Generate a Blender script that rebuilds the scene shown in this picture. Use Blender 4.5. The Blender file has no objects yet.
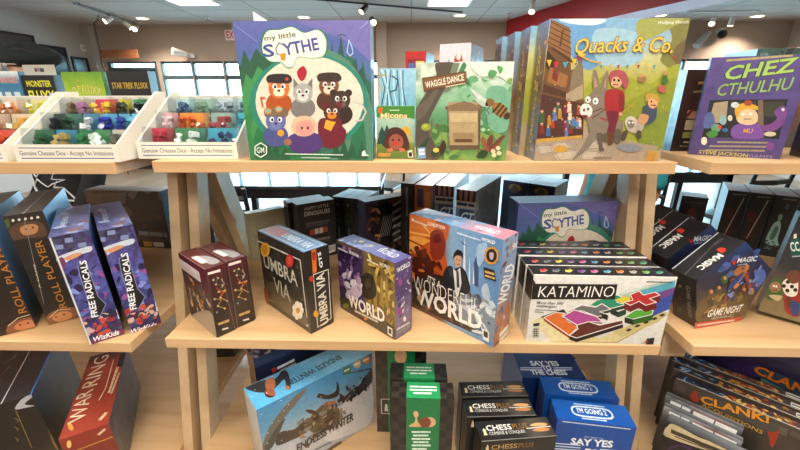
import bpy, bmesh, math, random
import numpy as np
from mathutils import Vector, Matrix, Euler
R = math.radians
scene = bpy.context.scene
COL = scene.collection

# ------------------------------------------------------------------ camera
CF, CP, CY, CR = 378.42, .3312, .0280, -.0025     # focal length in pixels of an 800-wide frame, pitch, yaw, roll
def cam_basis():
    cp, sp = math.cos(CP), math.sin(CP)
    f = Vector((0, cp, -sp)); u = Vector((0, sp, cp)); r = Vector((1, 0, 0))
    cr, sr = math.cos(CR), math.sin(CR)
    r, u = r*cr+u*sr, u*cr-r*sr
    m = Matrix.Rotation(CY, 3, 'Z')
    return m@r, m@u, m@f
CAMR, CAMU, CAMF = cam_basis()
cd = bpy.data.cameras.new('camera'); cam = bpy.data.objects.new('camera', cd); COL.objects.link(cam)
cd.sensor_width = 36; cd.lens = CF*36/800; cd.clip_start = .02; cd.clip_end = 200
cam.matrix_world = Matrix((CAMR, CAMU, -CAMF)).transposed().to_4x4()
scene.camera = cam

# ------------------------------------------------------------------ colour / materials
def lin(c):
    if isinstance(c, str):
        c = c.lstrip('#'); c = [int(c[i:i+2], 16)/255 for i in (0, 2, 4)]
    return tuple((x/12.92 if x <= .04045 else ((x+.055)/1.055)**2.4) for x in c[:3])
MATS = {}
def mat(name, col='#888888', rough=.5, metal=0, coat=0, spec=.5, emit=None, es=0, build=None):
    if name in MATS: return MATS[name]
    m = bpy.data.materials.new(name); m.use_nodes = True
    nt = m.node_tree; b = nt.nodes['Principled BSDF']
    b.inputs['Base Color'].default_value = (*lin(col), 1)
    b.inputs['Roughness'].default_value = rough; b.inputs['Metallic'].default_value = metal
    b.inputs['Coat Weight'].default_value = coat; b.inputs['Coat Roughness'].default_value = .08
    b.inputs['Specular IOR Level'].default_value = spec
    if emit:
        b.inputs['Emission Color'].default_value = (*lin(emit), 1); b.inputs['Emission Strength'].default_value = es
    if build: build(nt, b)
    MATS[name] = m
    return m
def node(nt, t, **kw):
    n = nt.nodes.new(t)
    for k, v in kw.items():
        if k in n.inputs: n.inputs[k].default_value = v
        else: setattr(n, k, v)
    return n
def ramp(nt, stops):
    n = nt.nodes.new('ShaderNodeValToRGB'); e = n.color_ramp.elements
    while len(e) < len(stops): e.new(.5)
    for i, (p, c) in enumerate(stops): e[i].position = p; e[i].color = (*lin(c), 1)
    return n
def printed(nt, b):                                # printed, film-wrapped cardboard: colour from the print
    a = node(nt, 'ShaderNodeAttribute', attribute_name='Col')
    tc = node(nt, 'ShaderNodeTexCoord')
    tn = node(nt, 'ShaderNodeTexNoise', Scale=95.0, Detail=4.0, Roughness=.65)         # grain of the painted illustrations
    nt.links.new(tc.outputs['Object'], tn.inputs['Vector'])
    mr = node(nt, 'ShaderNodeMapRange'); mr.inputs['From Min'].default_value = .25; mr.inputs['From Max'].default_value = .75; mr.inputs['To Min'].default_value = .84; mr.inputs['To Max'].default_value = 1.14
    nt.links.new(tn.outputs['Fac'], mr.inputs['Value'])
    vm = node(nt, 'ShaderNodeVectorMath', operation='SCALE'); nt.links.new(a.outputs['Color'], vm.inputs[0]); nt.links.new(mr.outputs['Result'], vm.inputs['Scale'])
    nt.links.new(vm.outputs['Vector'], b.inputs['Base Color'])
    n = node(nt, 'ShaderNodeTexNoise', Scale=22.0, Detail=2.0)
    nt.links.new(tc.outputs['Object'], n.inputs['Vector'])
    bp = node(nt, 'ShaderNodeBump', Strength=.25, Distance=.004)
    nt.links.new(n.outputs['Fac'], bp.inputs['Height'])
    nt.links.new(bp.outputs['Normal'], b.inputs['Coat Normal'])
PRINT = mat('printed_card_in_film', rough=.45, coat=.85, spec=.3, build=printed)
PRINT.node_tree.nodes['Principled BSDF'].inputs['Coat Roughness'].default_value = .28
def printed_matte(nt, b):
    a = node(nt, 'ShaderNodeAttribute', attribute_name='Col')
    nt.links.new(a.outputs['Color'], b.inputs['Base Color'])
MATTE = mat('printed_card_uncoated', rough=.55, coat=.1, build=printed_matte)
def wood_nodes(c1, c2, c3, sx=1.5, sy=40):
    def f(nt, b):
        tc = node(nt, 'ShaderNodeTexCoord'); mp = node(nt, 'ShaderNodeMapping')
        mp.inputs['Scale'].default_value = (sx, sy, sy)
        n = node(nt, 'ShaderNodeTexNoise', Scale=2.0, Detail=6.0, Roughness=.6)
        nt.links.new(tc.outputs['Object'], mp.inputs['Vector']); nt.links.new(mp.outputs['Vector'], n.inputs['Vector'])
        r = ramp(nt, [(.3, c1), (.5, c2), (.72, c3)])
        nt.links.new(n.outputs['Fac'], r.inputs['Fac']); nt.links.new(r.outputs['Color'], b.inputs['Base Color'])
        bp = node(nt, 'ShaderNodeBump', Strength=.06, Distance=.002)
        nt.links.new(n.outputs['Fac'], bp.inputs['Height']); nt.links.new(bp.outputs['Normal'], b.inputs['Normal'])
    return f
WOOD = mat('birch_board', rough=.42, coat=.15, build=wood_nodes('#c1976a', '#cda679', '#d5b086', 1.0, 12))
WOODLEG = mat('birch_leg', rough=.45, coat=.1, build=wood_nodes('#bf9f78', '#c8aa84', '#d0b591', 12, 12))
CLEAR = bpy.data.materials.new('clear_plastic'); CLEAR.use_nodes = True
def clear_nodes(m, tint, rough=.05, fres=.12):
    nt = m.node_tree
    for n in list(nt.nodes):
        if n.type == 'BSDF_PRINCIPLED': nt.nodes.remove(n)
    o = [n for n in nt.nodes if n.type == 'OUTPUT_MATERIAL'][0]
    t = node(nt, 'ShaderNodeBsdfTransparent'); t.inputs['Color'].default_value = (*tint, 1)
    g = node(nt, 'ShaderNodeBsdfGlossy', Roughness=rough)
    lw = node(nt, 'ShaderNodeLayerWeight'); pw = node(nt, 'ShaderNodeMath', operation='POWER'); pw.inputs[1].default_value = 4
    ml = node(nt, 'ShaderNodeMath', operation='MULTIPLY_ADD'); ml.inputs[1].default_value = .6; ml.inputs[2].default_value = .03
    nt.links.new(lw.outputs['Facing'], pw.inputs[0]); nt.links.new(pw.outputs[0], ml.inputs[0]); mx = node(nt, 'ShaderNodeMixShader')
    nt.links.new(ml.outputs[0], mx.inputs['Fac'])
    nt.links.new(t.outputs['BSDF'], mx.inputs[1]); nt.links.new(g.outputs['BSDF'], mx.inputs[2])
    nt.links.new(mx.outputs['Shader'], o.inputs['Surface'])
clear_nodes(CLEAR, (.93, .95, .96))
GLASS = bpy.data.materials.new('window_glass'); GLASS.use_nodes = True; clear_nodes(GLASS, (.93, .98, 1.0), .02)

# ------------------------------------------------------------------ object helpers
def tag(o, label=None, cat=None, group=None, kind=None):
    if label: o['label'] = label
    if cat: o['category'] = cat
    if group: o['group'] = group
    if kind: o['kind'] = kind
    return o
def empty(name, loc=(0, 0, 0), rz=0, **kw):
    o = bpy.data.objects.new(name, None); COL.objects.link(o)
    o.location = loc; o.rotation_euler = (0, 0, rz); o.empty_display_size = .05
    return tag(o, **kw)
def link(name, me, parent=None, m=None, smooth=False, **kw):
    o = bpy.data.objects.new(name, me); COL.objects.link(o)
    if m is not None:
        me.materials.clear()
        for x in (m if isinstance(m, (list, tuple)) else [m]): me.materials.append(x)
    if smooth: me.polygons.foreach_set('use_smooth', [True]*len(me.polygons))
    if parent: o.parent = parent
    return tag(o, **kw)
class MB:
    """collects simple shapes into one mesh"""
    def __init__(s): s.v = []; s.f = []; s.mi = []
    def add(s, v, f, mi=0):
        b = len(s.v); s.v += [tuple(p) for p in v]; s.f += [[b+i for i in q] for q in f]; s.mi += [mi]*len(f); return s
    def box(s, x0, y0, z0, x1, y1, z1, mi=0, M=None):
        v = [(x, y, z) for z in (z0, z1) for y in (y0, y1) for x in (x0, x1)]
        if M is not None: v = [M@Vector(p) for p in v]
        return s.add(v, [(0, 2, 3, 1), (4, 5, 7, 6), (0, 1, 5, 4), (2, 6, 7, 3), (0, 4, 6, 2), (1, 3, 7, 5)], mi)
    def cbox(s, c, d, mi=0, M=None):
        return s.box(c[0]-d[0]/2, c[1]-d[1]/2, c[2]-d[2]/2, c[0]+d[0]/2, c[1]+d[1]/2, c[2]+d[2]/2, mi, M)
    def prism(s, poly, axis, a, b, mi=0):
        """poly: 2-D points; axis 'x','y','z' is the extrusion direction"""
        n = len(poly)
        def P(p, t): return {'x': (t, p[0], p[1]), 'y': (p[0], t, p[1]), 'z': (p[0], p[1], t)}[axis]
        v = [P(p, a) for p in poly]+[P(p, b) for p in poly]
        f = [tuple(range(n))[::-1], tuple(range(n, 2*n))]+[(i, (i+1) % n, n+(i+1) % n, n+i) for i in range(n)]
        return s.add(v, f, mi)
    def tube(s, pts, r, n=8, mi=0, cap=True):
        pts = [Vector(p) for p in pts]; rr = r if isinstance(r, (list, tuple)) else [r]*len(pts)
        rings = []
        for i, p in enumerate(pts):
            d = (pts[min(i+1, len(pts)-1)]-pts[max(i-1, 0)]).normalized()
            a = d.cross(Vector((0, 0, 1)))
            if a.length < .05: a = d.cross(Vector((0, 1, 0)))
            a.normalize(); c = d.cross(a)
            rings += [p+(a*math.cos(2*math.pi*k/n)+c*math.sin(2*math.pi*k/n))*rr[i] for k in range(n)]
        f = [(i*n+k, i*n+(k+1) % n, (i+1)*n+(k+1) % n, (i+1)*n+k) for i in range(len(pts)-1) for k in range(n)]
        if cap: f += [tuple(range(n))[::-1], tuple((len(pts)-1)*n+k for k in range(n))]
        return s.add(rings, f, mi)
    def ball(s, c, r, n=12, m=8, mi=0, M=None):
        r = r if isinstance(r, (list, tuple)) else (r, r, r)
        v = [(0, 0, 1)]+[(math.sin(math.pi*i/m)*math.cos(2*math.pi*k/n), math.sin(math.pi*i/m)*math.sin(2*math.pi*k/n), math.cos(math.pi*i/m)) for i in range(1, m) for k in range(n)]+[(0, 0, -1)]
        v = [Vector((p[0]*r[0], p[1]*r[1], p[2]*r[2])) for p in v]
        if M is not None: v = [M@p for p in v]
        v = [p+Vector(c) for p in v]
        f = [(0, 1+k, 1+(k+1) % n) for k in range(n)]
        for i in range(m-2): f += [(1+i*n+k, 1+(i+1)*n+k, 1+(i+1)*n+(k+1) % n, 1+i*n+(k+1) % n) for k in range(n)]
        L = 1+(m-1)*n; f += [(L, L-n+(k+1) % n, L-n+k) for k in range(n)]
        return s.add(v, f, mi)
    def mesh(s, name):
        me = bpy.data.meshes.new(name); me.from_pydata(s.v, [], s.f); me.update()
        return me
    def build(s, name, m, parent=None, smooth=False, bevel=0, **kw):
        me = s.mesh(name); o = link(name, me, parent, m, smooth, **kw)
        me.polygons.foreach_set('material_index', s.mi)
        bm = bmesh.new(); bm.from_mesh(me); bmesh.ops.recalc_face_normals(bm, faces=bm.faces); bm.to_mesh(me); bm.free()
        if bevel:
            md = o.modifiers.new('bevel', 'BEVEL'); md.width = bevel; md.segments = 2; md.limit_method = 'ANGLE'
        return o

# ------------------------------------------------------------------ printed faces
TXT = {}
def text_mesh(s, bold=0.0):
    bold *= .5
    k = (s, bold)
    if k in TXT: return TXT[k]
    c = bpy.data.curves.new('lettering', 'FONT'); c.body = s; c.size = 1; c.offset = bold; c.resolution_u = 2; c.fill_mode = 'FRONT'
    o = bpy.data.objects.new('lettering', c); me = o.to_mesh()
    v = np.array([p.co[:2] for p in me.vertices], float).reshape(-1, 2); f = [tuple(p.vertices) for p in me.polygons]
    o.to_mesh_clear(); bpy.data.objects.remove(o); bpy.data.curves.remove(c)
    if len(v): v[:, 0] -= v[:, 0].min(); 
    TXT[k] = (v, f); return TXT[k]
def vnoise(U, V, seed, fr):
    rs = np.random.RandomState(seed); T = rs.rand(64, 64)
    x = U*fr; y = V*fr; xi = np.floor(x).astype(int); yi = np.floor(y).astype(int); fx = x-xi; fy = y-yi
    fx = fx*fx*(3-2*fx); fy = fy*fy*(3-2*fy); g = lambda a, b: T[a % 64, b % 64]
    return (g(xi, yi)*(1-fx)+g(xi+1, yi)*fx)*(1-fy)+(g(xi, yi+1)*(1-fx)+g(xi+1, yi+1)*fx)*fy
def fbm(U, V, seed, fr=4, o=4):
    return sum(vnoise(U, V, seed+i, fr*2**i)*.5**i for i in range(o))/sum(.5**i for i in range(o))
def smooth_loop(pts, k=4):
    n = len(pts); out = []
    P = [np.array(p, float) for p in pts]
    for i in range(n):
        a, b, c, d = P[i-1], P[i], P[(i+1) % n], P[(i+2) % n]
        for j in range(k):
            t = j/k
            out.append(.5*((2*b)+(-a+c)*t+(2*a-5*b+4*c-d)*t*t+(-a+3*b-3*c+d)*t**3))
    return out
class Face:
    """one printed face; positions given in fractions of the face (f=True) or, for tracing the print, as photo pixels
    carried onto the face's own plane"""
    def __init__(s, box, o, u, v, w, h):
        s.box = box; s.o = Vector(o); s.u = Vector(u); s.v = Vector(v); s.n = s.u.cross(s.v); s.w = w; s.h = h
        s.items = []; s.k = 0
        Mx = box.M; s.wo = Mx@s.o; s.wu = Mx.to_3x3()@s.u; s.wv = Mx.to_3x3()@s.v; s.wn = s.wu.cross(s.wv)
    def m(s, p):
        d = CAMF+CAMR*((p[0]-400)/CF)+CAMU*((225-p[1])/CF)
        t = s.wn.dot(s.wo)/s.wn.dot(d); q = d*t-s.wo
        return np.array((q.dot(s.wu), q.dot(s.wv)))
    def pt(s, p, f): return np.array((p[0]*s.w, p[1]*s.h)) if f else s.m(p)
    def raw(s, v, f, c):
        s.k += 1; s.items.append((np.array(v, float).reshape(-1, 2), f, c, s.k))
    def bg(s, fn, n=24, m=None):
        """fn(U,V)->(...,3) linear colours on a grid"""
        m = m or max(4, int(n*s.h/s.w)); U, V = np.meshgrid(np.linspace(0, 1, n+1), np.linspace(0, 1, m+1))
        c = fn(U, V).reshape(-1, 3)
        v = np.stack([U.ravel()*s.w, V.ravel()*s.h], -1)
        f = [(j*(n+1)+i, j*(n+1)+i+1, (j+1)*(n+1)+i+1, (j+1)*(n+1)+i) for j in range(m) for i in range(n)]
        s.items = []; s.k = 0; s.items.append((v, f, c, 0)); return s
    def fill(s, c): return s.bg(lambda U, V: np.ones(U.shape+(3,))*np.array(lin(c)), 1, 1)
    def mix(s, stops, axis='v', noise=0, fr=5, seed=1, n=24, pal=None, pm=.5):
        """gradient with painterly noise: stops [(t,colour)]; pal: two colours blended by noise"""
        ts = [t for t, _ in stops]; cs = np.array([lin(c) for _, c in stops])
        def fn(U, V):
            t = {'v': V, 'u': U, 'd': (U+V)/2, 'e': (U+1-V)/2}[axis]
            nz = fbm(U, V*s.h/s.w, seed, fr)-.5
            t = np.clip(t+nz*noise, 0, 1)
            c = np.stack([np.interp(t, ts, cs[:, i]) for i in range(3)], -1)
            if pal:
                k = np.clip((fbm(U, V*s.h/s.w, seed+50, fr*1.7)-.5)*3+.0, 0, 1)[..., None]*pm
                c = c*(1-k)+np.array(lin(pal))*k
            return c
        return s.bg(fn, n)
    def P(s, pts, c, sm=False, f=False, k=4):
        q = [s.pt(p, f) for p in pts]
        if sm: q = smooth_loop(q, k)
        s.raw(q, [tuple(range(len(q)))], c); return s
    def E(s, cx, cy, rx, ry, c, rot=0, f=False, n=18):
        a = R(rot); pts = []
        for i in range(n):
            t = 2*math.pi*i/n; x = rx*math.cos(t); y = ry*math.sin(t)
            pts.append((cx+x*math.cos(a)-y*math.sin(a), cy+x*math.sin(a)+y*math.cos(a)))
        return s.P(pts, c, f=f)
    def L(s, pts, wd, c, f=False, closed=False):
        """poly-line; width in pixels (traced) or in fractions of face width"""
        q = [s.pt(p, f) for p in pts]
        if f: wm = wd*s.w
        else:
            a = np.array(pts[0], float); wm = wd*.5*(np.linalg.norm(s.m(a+(1, 0))-s.m(a))+np.linalg.norm(s.m(a+(0, 1))-s.m(a)))
        if closed: q = q+[q[0]]
        v = []; fs = []
        for a, b in zip(q[:-1], q[1:]):
            d = b-a; l = np.linalg.norm(d)
            if l < 1e-6: continue
            d = d/l; nn = np.array((-d[1], d[0]))*wm/2; e = d*wm*.3; i = len(v)
            v += [a-e+nn, b+e+nn, b+e-nn, a-e-nn]; fs.append((i, i+1, i+2, i+3))
        s.raw(v, fs, c); return s
    def rect(s, x0, y0, x1, y1, c): return s.P([(x0, y0), (x1, y0), (x1, y1), (x0, y1)], c, f=True)
    def T(s, txt, a, b, hgt, c, bold=0.0, shear=0, arc=0, out=None, ob=.04, f=False):
        """lettering along the baseline a->b, cap height hgt (pixels, or fraction of face width)"""
        if out: s.T(txt, a, b, hgt, out, bold+ob, shear, arc, None, f=f)
        v, fc = text_mesh(txt, bold)
        if not len(v): return s
        A = s.pt(a, f); B = s.pt(b, f); d = B-A; l = np.linalg.norm(d); d = d/l; nn = np.array((-d[1], d[0]))
        if f: hm = hgt*s.w
        else:
            pa = np.array(a, float); pb = np.array(b, float); pd = (pb-pa)/np.linalg.norm(pb-pa); up = np.array((pd[1], -pd[0]))
            mid = (pa+pb)/2; hm = abs(np.dot(s.m(mid+up*hgt)-s.m(mid), nn))
        v0, _ = text_mesh(txt, 0.0); W0 = v0[:, 0].max(); x = (v[:, 0]-(v[:, 0].max()-W0)/2)/W0; y = v[:, 1]/.69
        q = A+np.outer(x*l+shear*y*hm, d)+np.outer(y*hm+arc*hm*(1-(2*x-1)**2), nn)
        s.raw(q, fc, c); return s
    def lines(s, a, b, hgt, c, seed=0, f=False, gap=.25):
        """small print too fine to read: a row of word-length strokes"""
        rs = random.Random(seed); A = np.array(a, float); B = np.array(b, float); t = 0
        Lp = np.linalg.norm(B-A); u = hgt*1.0/Lp
        while t < 1:
            w = u*rs.uniform(1.2, 4); e = min(1, t+w)
            s.L([A+(B-A)*t, A+(B-A)*e], hgt, c, f=f); t = e+u*(.6+gap)
        return s
    def blobs(s, seed, pal, n, box=(0, 0, 1, 1), r=(.02, .08), el=1.6):
        """scatter of small painted shapes (fractions)"""
        rs = random.Random(seed); asp = s.w/s.h
        for i in range(n):
            cx = rs.uniform(box[0], box[2]); cy = rs.uniform(box[1], box[3]); q = rs.uniform(*r); m = 7
            st = rs.uniform(1, el); an = rs.uniform(0, 3.14); pts = []
            for k in range(m):
                t = 2*math.pi*k/m; rr = q*rs.uniform(.6, 1.25); x = rr*math.cos(t)*st; y = rr*math.sin(t)/st
                X = x*math.cos(an)-y*math.sin(an); Y = x*math.sin(an)+y*math.cos(an)
                pts.append((min(1, max(0, cx+X)), min(1, max(0, cy+Y*asp))))
            s.P(pts, rs.choice(pal), sm=True, f=True, k=2)
        return s
    def figure(s, x, y, hgt, body, skin='#c99a78', hair='#3a2a20', f=False):
        """small painted figure, feet at x,y"""
        g = -1 if not f else 1
        Y = lambda t: y+g*hgt*t
        s.P([(x-hgt*.2, Y(0)), (x+hgt*.2, Y(0)), (x+hgt*.17, Y(.45)), (x+hgt*.2, Y(.72)), (x, Y(.8)), (x-hgt*.2, Y(.72)), (x-hgt*.15, Y(.45))], body, f=f)
        s.E(x, Y(.88), hgt*.12, hgt*.14, skin, f=f, n=10)
        s.P([(x-hgt*.13, Y(.9)), (x-hgt*.1, Y(1.02)), (x+hgt*.1, Y(1.02)), (x+hgt*.13, Y(.9)), (x, Y(.97))], hair, f=f)
        return s
LAYER = 1.2e-5
class Carton:
    """a printed box standing with its lowest corner on z0; local x right, y back, z up, front face at y=0"""
    def __init__(s, x, y, z0, w, d, h, yaw=0, tilt=0, roll=0):
        s.w, s.d, s.h = w, d, h
        rm = (Matrix.Rotation(R(yaw), 3, 'Z')@Matrix.Rotation(R(tilt), 3, 'X')@Matrix.Rotation(R(roll), 3, 'Y'))
        lo = min((rm@Vector((a*w/2, b*d, c*h))).z for a in (-1, 1) for b in (0, 1) for c in (0, 1))
        s.M = Matrix.Translation((x, y, z0-lo+.0004))@rm.to_4x4(); s.faces = {}
        W = w/2
        s.geo = {'F': ((-W, 0, 0), (1, 0, 0), (0, 0, 1), w, h), 'R': ((W, 0, 0), (0, 1, 0), (0, 0, 1), d, h), 'L': ((-W, d, 0), (0, -1, 0), (0, 0, 1), d, h),
                 'T': ((-W, 0, h), (1, 0, 0), (0, 1, 0), w, d), 'K': ((W, d, 0), (-1, 0, 0), (0, 0, 1), w, h), 'B': ((-W, d, 0), (1, 0, 0), (0, -1, 0), w, d)}
    def face(s, k):
        if k not in s.faces: s.faces[k] = Face(s, *s.geo[k])
        return s.faces[k]
    def print_mesh(s, name, default):
        V = []; C = []; F = []; nv = 0
        for k in s.geo:
            fa = s.face(k)
            if not fa.items: fa.fill(default)
            for v, f, c, ly in fa.items:
                if len(v) == 0: continue
                if ly: v = np.stack([np.clip(v[:, 0], 0, fa.w), np.clip(v[:, 1], 0, fa.h)], -1)
                p = np.array(fa.o)+np.outer(v[:, 0], fa.u)+np.outer(v[:, 1], fa.v)+np.array(fa.n)*(ly*LAYER)
                V.append(p); F += [tuple(i+nv for i in q) for q in f]; nv += len(v)
                C.append(c if isinstance(c, np.ndarray) else np.tile(np.array(lin(c)), (len(v), 1)))
        V = np.concatenate(V); C = np.clip(np.concatenate(C), 0, 1)**1.16        # inks print a little deeper than the swatches
        me = bpy.data.meshes.new(name); me.from_pydata(V.tolist(), [], F); me.update()
        at = me.color_attributes.new('Col', 'FLOAT_COLOR', 'POINT')
        at.data.foreach_set('color', np.concatenate([C, np.ones((len(C), 1))], 1).astype(np.float32).ravel())
        return me
    def build(s, name, label, cat, group=None, base='#333333', m=PRINT, lid=True, back=.004):
        root = bpy.data.objects.new(name, None); COL.objects.link(root); root.empty_display_size = .04
        root.matrix_world = s.M; tag(root, label, cat, group)
        if lid:
            link('lid', s.print_mesh('lid', base), root, m)
            t = .0016
            MB().box(-s.w/2+t, s.d*.5, t, s.w/2-t, s.d+back, s.h-t).build('base_tray', mat('tray_'+base, base, .5, coat=.4), root)
        else:
            link('carton', s.print_mesh('carton', base), root, m)
            MB().box(-s.w/2+.003, s.d+.0003, s.h-.02, s.w/2-.003, s.d+.0011, s.h-.0006).build('tuck_flap', mat('flap_'+base, base, .45, coat=.5), root)
        s.root = root
        return root
ZT, ZM, ZL = -.1286, -.5038, -.879
FLOOR, CEIL, BACKY, LEFTX, RIGHTX = -1.5, 1.28, 8.0, -6.32, 7.04
# ------------------------------------------------------------------ room shell
def ceiling_nodes(nt, b):
    tc = node(nt, 'ShaderNodeTexCoord')
    br = node(nt, 'ShaderNodeTexBrick', Scale=1.0); br.offset = 0
    br.inputs['Color1'].default_value = (*lin('#b4aba6'), 1); br.inputs['Color2'].default_value = (*lin('#aea5a0'), 1); br.inputs['Mortar'].default_value = (*lin('#86807d'), 1)
    br.inputs['Mortar Size'].default_value = .012; br.inputs['Brick Width'].default_value = 1.22; br.inputs['Row Height'].default_value = .61
    nt.links.new(tc.outputs['Object'], br.inputs['Vector']); nt.links.new(br.outputs['Color'], b.inputs['Base Color'])
def plaster(c):
    def f(nt, b):
        tc = node(nt, 'ShaderNodeTexCoord'); n = node(nt, 'ShaderNodeTexNoise', Scale=60.0, Detail=3.0)
        nt.links.new(tc.outputs['Object'], n.inputs['Vector'])
        bp = node(nt, 'ShaderNodeBump', Strength=.08, Distance=.004); nt.links.new(n.outputs['Fac'], bp.inputs['Height']); nt.links.new(bp.outputs['Normal'], b.inputs['Normal'])
    return f
def plank_nodes(nt, b):
    tc = node(nt, 'ShaderNodeTexCoord'); br = node(nt, 'ShaderNodeTexBrick', Scale=1.0)
    br.inputs['Color1'].default_value = (*lin('#8f7d6b'), 1); br.inputs['Color2'].default_value = (*lin('#7f6d5c'), 1); br.inputs['Mortar'].default_value = (*lin('#54483d'), 1)
    br.inputs['Mortar Size'].default_value = .004; br.inputs['Brick Width'].default_value = 1.2; br.inputs['Row Height'].default_value = .18
    mp = node(nt, 'ShaderNodeMapping'); mp.inputs['Rotation'].default_value = (0, 0, R(90)); mp.inputs['Scale'].default_value = (1, 1, 1)
    nt.links.new(tc.outputs['Object'], mp.inputs['Vector']); nt.links.new(mp.outputs['Vector'], br.inputs['Vector'])
    m2 = node(nt, 'ShaderNodeMapping'); m2.inputs['Scale'].default_value = (30, 2, 1); nt.links.new(tc.outputs['Object'], m2.inputs['Vector'])
    n = node(nt, 'ShaderNodeTexNoise', Scale=1.5, Detail=5.0); nt.links.new(m2.outputs['Vector'], n.inputs['Vector'])
    mx = node(nt, 'ShaderNodeMix', data_type='RGBA', blend_type='OVERLAY'); mx.inputs['Factor'].default_value = .5
    nt.links.new(br.outputs['Color'], mx.inputs[6]); nt.links.new(n.outputs['Color'], mx.inputs[7]); nt.links.new(mx.outputs[2], b.inputs['Base Color'])
WALLB = mat('beige_plaster', '#b5a294', .8, build=plaster(0)); WALLL = mat('grey_plaster', '#b3afab', .8, build=plaster(0)); WALLR = mat('pale_plaster', '#b9aca6', .8, build=plaster(0))
RED = mat('red_paint', '#a3161c', .5); CEILM = mat('ceiling_tile', rough=.9, build=ceiling_nodes); FLOORM = mat('vinyl_plank', rough=.35, coat=.2, build=plank_nodes)
FRAME = mat('window_frame_paint', '#4a6066', .45); BLACK = mat('black_metal', '#17181a', .4); WHITE = mat('white_paint', '#dcdad6', .5); CHROME = mat('chrome', '#c9ccd0', .2, 1)
FRONTY = -3.2
def struct(mb, name, m): return mb.build(name, m, kind='structure')
struct(MB().box(LEFTX-.2, FRONTY-.2, FLOOR-.1, RIGHTX+.2, BACKY+.2, FLOOR), 'floor', FLOORM)
struct(MB().box(LEFTX-.2, FRONTY-.2, CEIL, RIGHTX+.2, BACKY+.2, CEIL+.1), 'ceiling', CEILM)
struct(MB().box(LEFTX-.2, FRONTY-.2, FLOOR, LEFTX, BACKY+.2, CEIL), 'wall_left', WALLL)
struct(MB().box(RIGHTX, FRONTY-.2, FLOOR, RIGHTX+.2, BACKY+.2, CEIL), 'wall_right', WALLR)
struct(MB().box(LEFTX, FRONTY-.2, FLOOR, RIGHTX, FRONTY, CEIL), 'wall_front', WALLR)
struct(MB().box(-30, BACKY+.21, FLOOR-.14, 30, 45, FLOOR-.12), 'floor_outside', mat('pavement', '#b9bcbd', .8))
WTOP, WBOT = .635, -1.3
wx = []                                             # window bays along the back wall
x = -4.98
while x < 6.4:
    if not (-.95 < x < -.3): wx.append((x, x+.62))
    x += .64
wb = MB().box(LEFTX, BACKY, WTOP, RIGHTX, BACKY+.15, CEIL).box(LEFTX, BACKY, FLOOR, -6.05, BACKY+.15, WTOP)
segs = [(-6.05, -5.05)]+wx; last = -5.05
for a, b in wx:
    if a-last > .001: wb.box(last, BACKY, FLOOR, a, BACKY+.15, WTOP)
    wb.box(a, BACKY, FLOOR, b, BACKY+.15, WBOT); last = b
wb.box(last, BACKY, FLOOR, RIGHTX, BACKY+.15, WTOP)
struct(wb, 'wall_back', WALLB)
for i, (a, b) in enumerate(wx):
    f = MB(); t = .022
    f.box(a+.001, BACKY+.03, WBOT+.001, a+t, BACKY+.1, WTOP-.001).box(b-t, BACKY+.03, WBOT+.001, b-.001, BACKY+.1, WTOP-.001)
    f.box(a+t, BACKY+.03, WTOP-.04, b-t, BACKY+.1, WTOP-.001).box(a+t, BACKY+.03, WBOT+.001, b-t, BACKY+.1, WBOT+.05).box(a+t, BACKY+.02, .3, b-t, BACKY+.1, .38)
    w = struct(f, 'window_%d' % (i+1), FRAME)
    MB().box(a+t, BACKY+.06, .38, b-t, BACKY+.066, WTOP-.04).build('upper_pane', GLASS, w)
    MB().box(a+t, BACKY+.06, WBOT+.05, b-t, BACKY+.066, .3).build('lower_pane', GLASS, w)
d = struct(MB().box(-6.049, BACKY+.02, FLOOR+.001, -5.99, BACKY+.1, WTOP-.001).box(-5.11, BACKY+.02, FLOOR+.001, -5.051, BACKY+.1, WTOP-.001).box(-5.99, BACKY+.02, WTOP-.03, -5.11, BACKY+.1, WTOP-.001).box(-5.99, BACKY+.02, .49, -5.11, BACKY+.1, .53), 'door_1', FRAME)
MB().box(-5.985, BACKY+.04, FLOOR+.002, -5.115, BACKY+.09, .488).build('door_leaf', mat('dark_door', '#22252b', .4), d)
MB().box(-5.99, BACKY+.06, .53, -5.11, BACKY+.066, WTOP-.03).build('transom_pane', GLASS, d)
MB().tube([(-5.2, BACKY+.035, -.6), (-5.2, BACKY+.0, -.55), (-5.2, BACKY+.0, -.2), (-5.2, BACKY+.035, -.15)], .012).build('door_handle', CHROME, d)
struct(MB().box(-.66, BACKY-.12, FLOOR, -.47, BACKY-.001, CEIL), 'trim_1', mat('column_paint', '#c4b2a4', .7))
struct(MB().box(LEFTX+.001, BACKY-.14, FLOOR, LEFTX+.16, BACKY-.001, CEIL), 'trim_2', WALLL)
struct(MB().box(LEFTX+.161, BACKY-.02, FLOOR, RIGHTX-.001, BACKY-.001, FLOOR+.09), 'baseboard_back', mat('dark_base', '#3c3733', .5))
# red soffit band that crosses the ceiling at an angle
rb = MB(); rb.prism([(1.74, 7.78), (2.93, 4.62), (4.6, .2), (5.1, .4), (3.4, 4.8), (2.2, 7.96)], 'z', CEIL-.34, CEIL-.0005)
struct(rb, 'trim_3', RED)

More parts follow.
